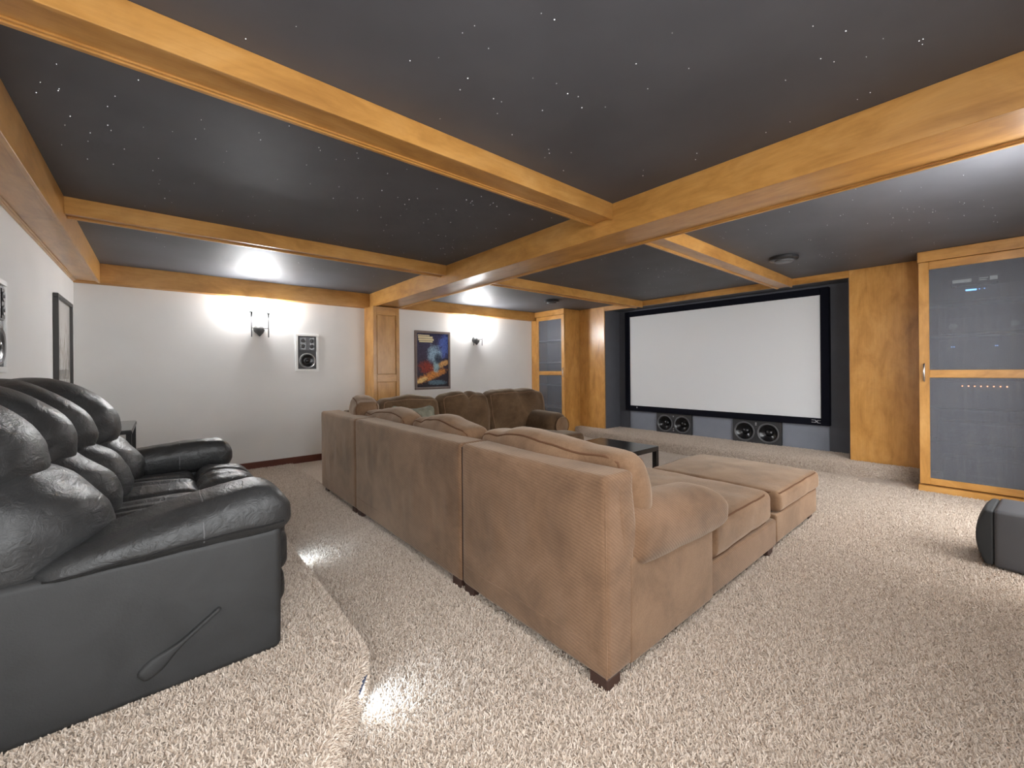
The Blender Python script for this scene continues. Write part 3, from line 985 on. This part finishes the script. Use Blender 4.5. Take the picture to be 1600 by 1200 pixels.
# grey acoustic panels and twin-woofer speakers under the screen
def acoustic(y0, y1, label):
    p = thing('acoustic_panel', label, 'panel', (6.95, (y0 + y1) / 2, SZ), 'grey panels under the screen')
    box('cloth_face', (6.945, y0 + 0.004, SZ + 0.003), (6.969, y1 - 0.004, 0.498), 'panel_grey', p, 0.006)
    return p
acoustic(4.06, 4.64, 'grey cloth panel under the screen, nearest the corner cabinet')
acoustic(2.74, 3.41, 'grey cloth panel between the two twin-woofer speakers')
acoustic(1.50, 2.07, 'grey cloth panel under the screen, nearest the large cabinet')
def center_speaker(y0, y1, label):
    t = thing('floor_speaker', label, 'speaker', (6.93, (y0 + y1) / 2, SZ), 'twin-woofer speakers under the screen')
    zc = 0.318
    pm = MB()
    ym = (y0 + y1) / 2
    zb0, zb1 = SZ + 0.001, 0.495
    for (ca, cb, cy_) in ((y0, ym, ym - (y1 - y0) * 0.245), (ym, y1, ym + (y1 - y0) * 0.245)):
        n_ = 40
        inner, outer = [], []
        for k in range(n_):
            a = 2 * math.pi * (k + 0.5) / n_
            dy, dz = math.cos(a), math.sin(a)
            inner.append((6.915, cy_ + 0.126 * dy, zc + 0.126 * dz))
            ty = ((cb - cy_) / dy if dy > 0 else (ca - cy_) / dy) if abs(dy) > 1e-6 else 1e9
            tz = ((zb1 - zc) / dz if dz > 0 else (zb0 - zc) / dz) if abs(dz) > 1e-6 else 1e9
            q = min(ty, tz)
            outer.append((6.915, cy_ + q * dy, zc + q * dz))
        crn = [(6.915, cb, zb1), (6.915, ca, zb1), (6.915, ca, zb0), (6.915, cb, zb0)]
        fs_ = []
        for k in range(n_):
            k2 = (k + 1) % n_
            fs_.append((k, n_ + k, n_ + k2, k2))
        for ci, c4 in enumerate(crn):
            for k in range(n_):
                k2 = (k + 1) % n_
                A, B = outer[k], outer[k2]
                if abs(A[1] - B[1]) > 1e-6 and abs(A[2] - B[2]) > 1e-6 and abs(c4[1] - (A[1] + B[1]) / 2) < 0.12 and abs(c4[2] - (A[2] + B[2]) / 2) < 0.12:
                    fs_.append((n_ + k, 2 * n_ + ci, n_ + k2))
        pm.add(inner + outer + crn, fs_)
    pm.box((6.916, y0, zb0), (6.969, y0 + 0.008, zb1)).box((6.916, y1 - 0.008, zb0), (6.969, y1, zb1))
    pm.box((6.916, y0, zb1 - 0.008), (6.969, y1, zb1)).box((6.916, y0, zb0), (6.969, y1, zb0 + 0.008))
    pm.build('baffle', 'spk_plate', t)
    for s in (-1, 1):
        c = (6.915, ym + s * (y1 - y0) * 0.245, zc)
        w = MB().lathe([(0.148, 0.0), (0.148, 0.012), (0.138, 0.016), (0.128, 0.010), (0.124, 0.002)], c, '-X', 36).build('woofer_ring', 'spk_ring', t, 40)
        MB().lathe([(0.126, 0.004), (0.118, -0.004), (0.08, -0.028), (0.050, -0.042)], c, '-X', 36).build('woofer_cone', 'spk_cone', w, 60)
        MB().lathe([(0.052, -0.042), (0.045, -0.030), (0.025, -0.020), (0.0, -0.016)], c, '-X', 28).build('dust_cap', 'spk_cone', w, 60)
    for zz in (0.43, 0.455) if y0 < 2.5 else (0.20, 0.235, 0.45):
        MB().lathe([(0.011, 0), (0.011, 0.004), (0.0, 0.006)], (6.915, (y0 + y1) / 2, zz), '-X', 12).build('tweeter_dot', 'spk_silver', t, 50)
    return t
# the cones are recessed: open pockets in the wall face are covered by the baffle depth
center_speaker(3.41, 4.06, 'black twin-woofer speaker under the screen, further from the large cabinet')
center_speaker(2.07, 2.74, 'black twin-woofer speaker under the screen, nearer the large cabinet')

# ------------------------------------------------------------------ cabinets
XC = 6.065
rcab = thing('equipment_cabinet', 'tall maple equipment cabinet with mesh door, lit components inside', 'cabinet', (6.25, 0.09, 0))
cy0_, cy1_ = YR + 0.005, 0.545
def cab_shell(par, xa, xb, ya, yb, side_lo=True):
    box('side_board', (xa + 0.022, yb - 0.02, 0.0), (xb, yb, ZC - 0.004), 'wz', par, 0.002)
    box('side_board', (xa + 0.022, ya, 0.0), (xb, ya + 0.02, ZC - 0.004), 'wz', par, 0.002)
    box('back_board', (xb - 0.012, ya + 0.02, 0.05), (xb, yb - 0.02, ZC - 0.02), 'void', par, 0)
    box('top_board', (xa + 0.024, ya + 0.02, ZC - 0.03), (xb - 0.012, yb - 0.02, ZC - 0.004), 'wy', par, 0)
    box('cornice', (xa - 0.012, ya, 2.382), (xa + 0.02, yb + 0.006, ZC - 0.003), 'wy', par, 0.003)
cab_shell(rcab, XC, 6.95 if False else 6.50, cy0_, cy1_)
box('plinth', (XC - 0.045, cy0_, 0.0), (6.45, cy1_ + 0.006, 0.068), 'wy', rcab, 0.003)
for z in (0.52, 0.86, 1.25, 1.62, 1.95):
    box('shelf', (XC + 0.06, cy0_ + 0.02, z - 0.018), (6.486, cy1_ - 0.02, z), 'gear', rcab, 0.001)
def cab_door(par, x, ya, yb, hy, hz0, hz1, sw=0.078):
    d = bpy.data.objects.new('door', None)
    COL.objects.link(d)
    d.parent = par
    d.location = Vector((x, (ya + yb) / 2, 0.075)) - parent_world(par)
    box('stile', (x, yb - sw, 0.078), (x + 0.02, yb, 2.378), 'wz', d, 0.003)
    box('stile', (x, ya, 0.078), (x + 0.02, ya + sw, 2.378), 'wz', d, 0.003)
    for z0_, z1_ in ((0.078, 0.145), (1.182, 1.262), (2.298, 2.378)):
        box('rail', (x + 0.001, ya + sw, z0_), (x + 0.02, yb - sw, z1_), 'wy', d, 0.003)
    for z0_, z1_ in ((0.145, 1.182), (1.262, 2.298)):
        box('mesh_panel', (x + 0.010, ya + sw, z0_), (x + 0.0115, yb - sw, z1_), 'mesh', d, 0)
    if hy is not None:
        h = MB().tube([(x, hy, hz0), (x - 0.022, hy, hz0 + 0.012), (x - 0.03, hy, (hz0 + hz1) / 2), (x - 0.022, hy, hz1 - 0.012), (x, hy, hz1)], [0.006, 0.008, 0.009, 0.008, 0.006], 10).build('handle', 'chrome', d, 60)
        h['label'] = 'brushed metal bow handle'
    return d
cab_door(rcab, XC, cy0_, cy1_, 0.505, 1.14, 1.33)

# components inside the cabinet
def gear(name, label, y0, y1, z0, z1, x=6.17):
    g = thing(name, label, 'audio device', ((x + 6.45) / 2, (y0 + y1) / 2, z0), 'components in the equipment cabinet')
    box('chassis', (x + 0.008, y0, z0 + 0.012), (6.45, y1, z1), 'gear', g, 0.003)
    box('front_plate', (x, y0 - 0.004, z0 + 0.012), (x + 0.008, y1 + 0.004, z1 + 0.002), 'gear', g, 0.003)
    for yy in (y0 + 0.03, y1 - 0.03):
        MB().lathe([(0.015, 0), (0.015, 0.012)], (x + 0.04, yy, z0), 'Z', 10).build('foot', 'gear', g, 40)
    return g
g = gear('disc_player', 'component with blue display on the top shelf of the equipment cabinet', -0.20, 0.38, 1.95, 2.09)
box('display', (6.167, 0.140, 2.050), (6.171, 0.215, 2.066), 'led_blue', g, 0)
for yy in (0.118, 0.085):
    box('indicator', (6.167, yy, 2.055), (6.171, yy + 0.008, 2.063), 'led_blue', g, 0)
g = gear('media_box', 'small grey box on top of the blue-display component', 0.0, 0.32, 2.104, 2.185)
box('label_plate', (6.168, 0.175, 2.138), (6.171, 0.305, 2.17), 'plate_glow', g, 0.001)
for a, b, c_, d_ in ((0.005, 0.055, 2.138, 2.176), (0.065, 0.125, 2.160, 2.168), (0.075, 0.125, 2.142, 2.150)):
    box('port_plate', (6.168, a, c_), (6.171, b, d_), 'plate_glow', g, 0.001)
g = gear('amplifier', 'amplifier with two blue lights on the middle shelf of the cabinet', -0.20, 0.40, 1.25, 1.56)
for yy in (0.31, 0.292, 0.005, 0.018):
    box('indicator', (6.167, yy, 1.490), (6.171, yy + 0.008, 1.498), 'led_blue', g, 0)
g = gear('preamplifier', 'unlit component on the shelf below the blue display', -0.20, 0.40, 1.62, 1.78)
MB().lathe([(0.03, 0), (0.03, 0.02), (0.026, 0.024), (0, 0.024)], (6.17, -0.10, 1.70), '-X', 20).build('knob', 'gear_grey', g, 40)
MB().lathe([(0.03, 0), (0.03, 0.02), (0.026, 0.024), (0, 0.024)], (6.17, 0.30, 1.70), '-X', 20).build('knob', 'gear_grey', g, 40)
g = gear('power_amplifier', 'amplifier with a row of eight orange lights behind the lower mesh', -0.20, 0.42, 0.86, 1.14)
for k in range(8):
    yy = 0.242 - 0.0415 * k
    MB().lathe([(0.006, 0), (0.005, 0.004), (0, 0.006)], (6.17, yy, 1.097), '-X', 8).build('indicator', 'led_orange', g, 50)
box('label_plate', (6.168, 0.28, 1.098), (6.171, 0.335, 1.104), 'gear_grey', g, 0)
g = gear('power_conditioner', 'unlit component on the lower shelf with a thin pale line', -0.20, 0.42, 0.52, 0.73)
box('accent_line', (6.167, -0.07, 0.712), (6.171, 0.262, 0.717), 'gear_grey', g, 0)
g = gear('battery_unit', 'dark component on the floor of the equipment cabinet', -0.15, 0.38, 0.07, 0.36)
box('vent_strip', (6.167, 0.0, 0.20), (6.171, 0.26, 0.206), 'gear_grey', g, 0)

lcab = thing('corner_cabinet', 'narrow maple cabinet with mesh door and shelves in the far corner', 'cabinet', (6.25, 5.98, 0))
XD = 6.04
cab_shell(lcab, XD, 6.50, 5.51, YW - 0.004)
box('filler_board', (XD + 0.002, 6.306, 0.0), (XD + 0.022, YW - 0.004, 2.32), 'wz', lcab, 0.003)
box('plinth', (XD - 0.03, 5.505, 0.0), (6.45, YW - 0.004, 0.068), 'wy', lcab, 0.003)
cab_door(lcab, XD, 5.515, 6.30, 5.535, 1.14, 1.33, 0.075)
for z in (0.53, 0.98, 1.44, 1.88):
    box('shelf', (XD + 0.014, 5.532, z - 0.011), (6.486, YW - 0.03, z + 0.011), 'white', lcab, 0.001)

# ------------------------------------------------------------------ wall speakers
def wall_speaker(label):
    """built for the sconce wall: faces -Y, origin at plate centre"""
    t = thing('wall_speaker', label, 'speaker', (1.626, YW, 1.568), 'in-wall speakers')
    xa, xb, za, zb = 1.471, 1.781, 1.299, 1.836
    f = 0.034
    for l, h in (((xa, za), (xb, za + f)), ((xa, zb - f), (xb, zb)), ((xa, za + f), (xa + f, zb - f)), ((xb - f, za + f), (xb, zb - f))):
        box('frame_bar', (l[0], YW - 0.016, l[1]), (h[0], YW, h[1]), 'white', t, 0.004)
    box('baffle', (xa + f, YW - 0.006, za + f), (xb - f, YW, zb - f), 'spk_plate', t, 0.002)
    # tweeter block
    box('mid_frame', (xa + f + 0.018, YW - 0.014, 1.60), (xb - f - 0.018, YW - 0.006, 1.79), 'spk_ring', t, 0.004)
    for a, b in ((xa + f + 0.026, 1.612), (1.652, xb - f - 0.026)):
        p = box('mid_panel', (a, YW - 0.018, 1.608), (b, YW - 0.012, 1.782), 'spk_cone', t, 0.003)
        cxx = (a + b) / 2
        for zz in (1.655, 1.735):
            MB().lathe([(0.030, 0), (0.028, 0.004), (0.012, 0.002), (0.008, 0.006), (0, 0.007)], (cxx, YW - 0.018, zz), '-Y', 20).build('mid_driver', 'spk_plate', p, 50)
    c = (1.626, YW - 0.006, 1.452)
    w = MB().lathe([(0.108, 0.0), (0.108, 0.010), (0.102, 0.014), (0.096, 0.008)], c, '-Y', 36).build('woofer_ring', 'spk_silver', t, 40)
    MB().lathe([(0.097, 0.008), (0.086, 0.011), (0.078, 0.006), (0.035, 0.001)], c, '-Y', 36).build('woofer_cone', 'spk_cone', w, 60)
    MB().lathe([(0.036, 0.001), (0.030, 0.010), (0.015, 0.016), (0.0, 0.018)], c, '-Y', 24).build('dust_cap', 'spk_cone', w, 60)
    return t
def copy_tree(o, parent=None):
    c = o.copy()
    COL.objects.link(c)
    c.parent = parent
    for ch in list(o.children):
        copy_tree(ch, c)
    return c
ws = wall_speaker('white-framed speaker set in the wall right of the two-arm sconce')
ws2 = copy_tree(ws)
ws2['label'] = 'wall speaker at the left edge above the recliner'
ws2.location = (XL, 3.635, 1.575)
ws2.rotation_euler = (0, 0, R(90))

# ------------------------------------------------------------------ sconces
def sconce(label):
    t = thing('wall_sconce', label, 'lamp', (1.027, YW, 1.87), 'two-arm wall sconces')
    c = (1.027, YW, 1.868)
    MB().lathe([(0.062, 0.0), (0.062, 0.008), (0.055, 0.022), (0.036, 0.040), (0.014, 0.050), (0.0, 0.052)], c, '-Y', 32).build('backplate', 'nickel', t, 60)
    # pointed drop under the plate
    MB().lathe([(0.0, -0.115), (0.018, -0.095), (0.045, -0.062), (0.058, -0.03), (0.058, -0.02), (0.0, -0.02)], (1.027, YW - 0.066, 1.88), 'Z', 24).build('drop_cup', 'nickel', t, 60)
    yb = YW - 0.105
    MB().tube([(0.93, yb, 1.876), (1.124, yb, 1.876)], 0.006, 10).build('crossbar', 'nickel', t, 60)
    MB().tube([(1.027, YW - 0.04, 1.872), (1.027, yb, 1.876)], 0.008, 10).build('stem', 'nickel', t, 60)
    for x in (0.93, 1.124):
        r = MB().tube([(x, yb, 1.758), (x, yb, 2.035)], 0.0068, 10).build('rod', 'nickel', t, 60)
        MB().lathe([(0.0068, 0), (0.013, 0.012), (0.013, 0.045), (0.017, 0.05), (0.017, 0.055), (0, 0.055)], (x, yb, 2.02), 'Z', 16).build('socket', 'nickel', r, 50)
        MB().lathe([(0.069, 0.148), (0.071, 0.153), (0.068, 0.156), (0.0, 0.157)], (x, yb, 2.076), 'Z', 24).build('cap', 'nickel', r, 50)  # disc added over the glass to hold its light off the ceiling
        MB().lathe([(0.0, -0.004), (0.062, 0.0), (0.064, 0.006), (0.0, 0.007)], (x, yb, 2.076), 'Z', 24).build('rod_light_shield', 'nickel', r, 50)  # dish added under the glass to keep its light off the rods
        MB().lathe([(0.060, 0.006), (0.066, 0.012), (0.072, 0.145), (0.068, 0.150)], (x, yb, 2.076), 'Z', 24).build('shade', 'shade', t, 50)
    return t
s1 = sconce('two-arm nickel wall sconce left of the column, above the recliner seat')
s2 = copy_tree(s1)
s2['label'] = 'two-arm nickel wall sconce right of the framed poster'
s2.location = (4.567, YW, 1.87)
s = copy_tree(s1)
s['label'] = 'two-arm wall sconce on the right wall beside the subwoofer'
s.location = (3.42, YR, 1.85)
s.rotation_euler = (0, 0, R(180))
# unseen dome lamp added on the ceiling by the camera for fill light
dl = thing('fill_lamp', 'added round dome lamp, unseen, on the ceiling near the camera to brighten the room', 'lamp', (0.75, 0.15, ZC))
MB().lathe([(0.17, 0.0), (0.17, 0.03), (0.155, 0.035)], (0.75, 0.15, ZC), '-Z', 32).build('trim_ring', 'nickel', dl, 40)
MB().lathe([(0.155, 0.03), (0.145, 0.055), (0.11, 0.08), (0.06, 0.095), (0.0, 0.10)], (0.75, 0.15, ZC), '-Z', 32).build('dome', 'dome', dl, 60)
# ------------------------------------------------------------------ framed poster
fp = thing('framed_poster', 'framed film poster in night blue and orange between column and sconce', 'poster', (3.662, YW, 1.475))
xa, xb, za, zb = 3.312, 4.012, 0.967, 1.983
f = 0.042
for l, h in (((xa, za), (xb, za + f)), ((xa, zb - f), (xb, zb)), ((xa, za + f), (xa + f, zb - f)), ((xb - f, za + f), (xb, zb - f))):
    box('frame_bar', (l[0], YW - 0.026, l[1]), (h[0], YW, h[1]), 'poster_frame', fp, 0.004)
pr = box('print', (xa + f, YW - 0.010, za + f), (xb - f, YW - 0.006, zb - f), 'poster', fp, 0)
for me_v in pr.data.vertices:
    pass
tb = MB()
for (a, b, c_, d_) in ((3.375, 3.60, 1.895, 1.915), (3.38, 3.66, 1.855, 1.888), (3.385, 3.68, 1.815, 1.848), (3.40, 3.66, 1.785, 1.808)):
    tb.box((a, YW - 0.0115, c_), (b, YW - 0.0095, d_))
tb.build('title_block', 'cream', fp)

# pale framed print on the wall behind the recliner
fpn = thing('framed_print', 'pale print in a thin black frame above the recliner back', 'picture', (XL, 5.70, 1.46))
ya, yb, za, zb = 5.29, 6.11, 0.90, 2.0
for l, h in (((ya, za), (yb, za + 0.035)), ((ya, zb - 0.035), (yb, zb)), ((ya, za + 0.035), (ya + 0.035, zb - 0.035)), ((yb - 0.035, za + 0.035), (yb, zb - 0.035))):
    box('frame_bar', (XL, l[0], l[1]), (XL + 0.034, h[0], h[1]), 'black_frame', fpn, 0.003)
box('print', (XL + 0.004, ya + 0.035, za + 0.035), (XL + 0.012, yb - 0.035, zb - 0.035), 'print', fpn, 0)
lt = MB()
random.seed(9)
yy = 5.40
while yy < 5.98:
    w_ = random.uniform(0.018, 0.03)
    lt.box((XL + 0.011, yy, 1.245), (XL + 0.0135, yy + w_, 1.345 + random.uniform(-0.015, 0.0)))
    yy += w_ + random.uniform(0.03, 0.06)
lt.build('lettering', 'ink', fpn)

# ------------------------------------------------------------------ ceiling fixtures
for (x, y, r, lab) in ((5.17, 5.00, 0.125, 'black round ceiling fixture in front of the corner cabinet'), (5.14, 1.50, 0.135, 'black round ceiling fixture in front of the large cabinet')):
    t = thing('ceiling_fixture', lab, 'ceiling fixture', (x, y, ZC), 'round ceiling fixtures')
    MB().lathe([(r * 0.92, 0.0), (r, 0.006), (r, 0.030), (r * 0.94, 0.038), (r * 0.62, 0.042)], (x, y, ZC), '-Z', 36).build('housing', 'detector', t, 40)
    MB().lathe([(r * 0.66, 0.040), (r * 0.66, 0.052), (r * 0.58, 0.060), (r * 0.25, 0.064), (0, 0.064)], (x, y, ZC), '-Z', 36).build('cap', 'spk_ring', t, 40)

# ------------------------------------------------------------------ subwoofer
sw = thing('subwoofer', 'charcoal subwoofer box with bowed cloth front on the carpet at the right edge', 'speaker', (4.2, -0.12, 0))
sa = R(-4)
def swr(P):
    d = P - Vector((4.02, 0.05, 0))
    return Vector((4.02 + d.x * math.cos(sa) - d.y * math.sin(sa), 0.05 + d.x * math.sin(sa) + d.y * math.cos(sa), P.z))
Soft((4.02, -0.345, 0.02), (4.44, 0.03, 0.385), 0.022, (0, 0, 0), 0, 1, 0, swr).build('cabinet', 'sub', sw, 0.05)
def swg(P):
    e = (P.z - 0.202) / 0.18
    e2 = (P.x - 4.23) / 0.21
    b_ = 0.045 * max(0, 1 - e * e) + 0.012 * max(0, 1 - e2 * e2)
    return swr(Vector((P.x, P.y + (b_ if P.y > 0.045 else 0), P.z)))
Soft((4.025, 0.03, 0.03), (4.435, 0.06, 0.375), 0.012, (0, 0, 0), 0, 1, 0, swg).build('grille', 'sub_grille', sw, 0.03)
for x in (4.08, 4.38):
    for y in (-0.30, -0.02):
        MB().lathe([(0.02, 0), (0.02, 0.022)], (x, y, 0), 'Z', 12).build('foot', 'void', sw, 40)

# ------------------------------------------------------------------ step lights in the platform riser
def step_light(pos, nrm, label):
    n = Vector((nrm[0], nrm[1], 0)).normalized()
    t = Vector((-n.y, n.x, 0))
    e = thing('step_light', label, 'lamp', pos, 'step lights in the platform riser')
    p = Vector(pos)
    def plate(nm, w, h, d0, d1, mat, zc, par):
        vs_ = []
        for d in (d0, d1):
            for sx, sz in ((-1, -1), (1, -1), (1, 1), (-1, 1)):
                vs_.append(p + t * (sx * w / 2) + n * d + Vector((0, 0, zc + sz * h / 2)))
        fs = [(3, 2, 1, 0), (4, 5, 6, 7), (0, 1, 5, 4), (1, 2, 6, 5), (2, 3, 7, 6), (3, 0, 4, 7)]
        return MB().add(vs_, fs).build(nm, mat, par)
    pl = plate('face_plate', 0.115, 0.075, -0.004, 0.004, 'plate_blue', 0.0, e)
    plate('hood', 0.09, 0.008, 0.004, 0.016, 'plate_blue', 0.022, e)
    plate('lens', 0.05, 0.026, 0.004, 0.006, 'step_lens', 0.0, e)
    ld = bpy.data.lights.new('step_lamp', 'AREA')
    ld.shape = 'RECTANGLE'
    ld.size, ld.size_y = 0.06, 0.02
    ld.energy = STEP
    ld.spread = R(150)
    ld.color = (0.64, 0.82, 1.0)
    lo = bpy.data.objects.new('lamp', ld)
    COL.objects.link(lo)
    lo.parent = e
    d = (n * 0.92 + Vector((0, 0, -0.40))).normalized()
    lo.rotation_euler = d.to_track_quat('-Z', 'Y').to_euler()
    lo.location = n * 0.018 + Vector((0, 0, 0.012))
q0, q1 = Vector((*PLAT[8], 0)), Vector((*PLAT[9], 0))
dn = (q1 - q0).normalized()
nn = Vector((-dn.y, dn.x, 0))
if nn.x < 0:
    nn = -nn
ps_ = q0 + dn * 0.055
step_light((ps_.x, ps_.y, 0.085), (nn.x, nn.y), 'blue-grey step light plate on the rounded corner of the platform')
step_light((0.65, 3.05, 0.085), (1, 0), 'step light on the platform side shining on the aisle carpet')

# ------------------------------------------------------------------ carpet pile (nobody could count the tufts)
def pile_group():
    ng = bpy.data.node_groups.new('carpet_pile', 'GeometryNodeTree')
    ng.interface.new_socket('Geometry', in_out='INPUT', socket_type='NodeSocketGeometry')
    ng.interface.new_socket('Geometry', in_out='OUTPUT', socket_type='NodeSocketGeometry')
    n, l = ng.nodes, ng.links
    gi, go = n.new('NodeGroupInput'), n.new('NodeGroupOutput')
    dp = n.new('GeometryNodeDistributePointsOnFaces')
    dp.inputs['Density'].default_value = DENS
    cone = n.new('GeometryNodeMeshCone')
    cone.fill_type = 'NONE' if False else 'TRIANGLE_FAN'
    cone.inputs['Vertices'].default_value = 5
    cone.inputs['Radius Top'].default_value = 0.0014
    cone.inputs['Radius Bottom'].default_value = 0.0034
    cone.inputs['Depth'].default_value = 0.015
    sm = n.new('GeometryNodeSetMaterial')
    sm.inputs['Material'].default_value = M['tuft']
    l.new(cone.outputs['Mesh'], sm.inputs['Geometry'])
    ip = n.new('GeometryNodeInstanceOnPoints')
    rv = n.new('FunctionNodeRandomValue')
    rv.data_type = 'FLOAT_VECTOR'
    rv.inputs[0].default_value = (-0.75, -0.75, 0.0)
    rv.inputs[1].default_value = (0.75, 0.75, 6.28)
    rs = n.new('FunctionNodeRandomValue')
    rs.data_type = 'FLOAT'
    rs.inputs[2].default_value = 0.65
    rs.inputs[3].default_value = 1.25
    rs.inputs['Seed'].default_value = 5
    rr = n.new('FunctionNodeRotateRotation')
    rr.rotation_space = 'LOCAL'
    l.new(dp.outputs['Rotation'], rr.inputs[0])
    l.new(rv.outputs[0], rr.inputs[1])
    l.new(gi.outputs[0], dp.inputs['Mesh'])
    l.new(dp.outputs['Points'], ip.inputs['Points'])
    l.new(sm.outputs['Geometry'], ip.inputs['Instance'])
    l.new(rr.outputs[0], ip.inputs['Rotation'])
    l.new(rs.outputs[1], ip.inputs['Scale'])
    l.new(ip.outputs['Instances'], go.inputs[0])
    return ng
DENS = 20000.0
PG = pile_group()
def pile(vs_, fs, par, label):
    o = MB().add(vs_, fs).build('carpet_pile', 'tuft', par)
    md = o.modifiers.new('pile', 'NODES')
    md.node_group = PG
    o['kind'] = 'stuff'
    o['label'] = label
vs_, fs = [], []
for x0, y0, x1, y1 in ((0.0, 0.70, 1.42, 1.70), (0.55, 1.70, 1.42, 4.222), (-0.30, 4.238, 1.42, 6.43), (1.42, YR, 6.02, 1.06), (0.3, 0.2, 1.42, 0.70), (4.30, 1.06, 6.2, 2.5)):
    k = len(vs_)
    vs_ += [(x0, y0, 0.001), (x1, y0, 0.001), (x1, y1, 0.001), (x0, y1, 0.001)]
    fs.append((k, k + 1, k + 2, k + 3))
pile(vs_, fs, floor, 'short beige carpet tufts on the floor')
for ob, par, lab in ((platform, platform, 'beige carpet tufts on the platform'), (stage, stage, 'beige carpet tufts on the stage')):
    off = 0
    pile([tuple(v.co) for v in ob.data.vertices], [tuple(p.vertices) for p in ob.data.polygons if p.normal.z > -0.5], par, lab)
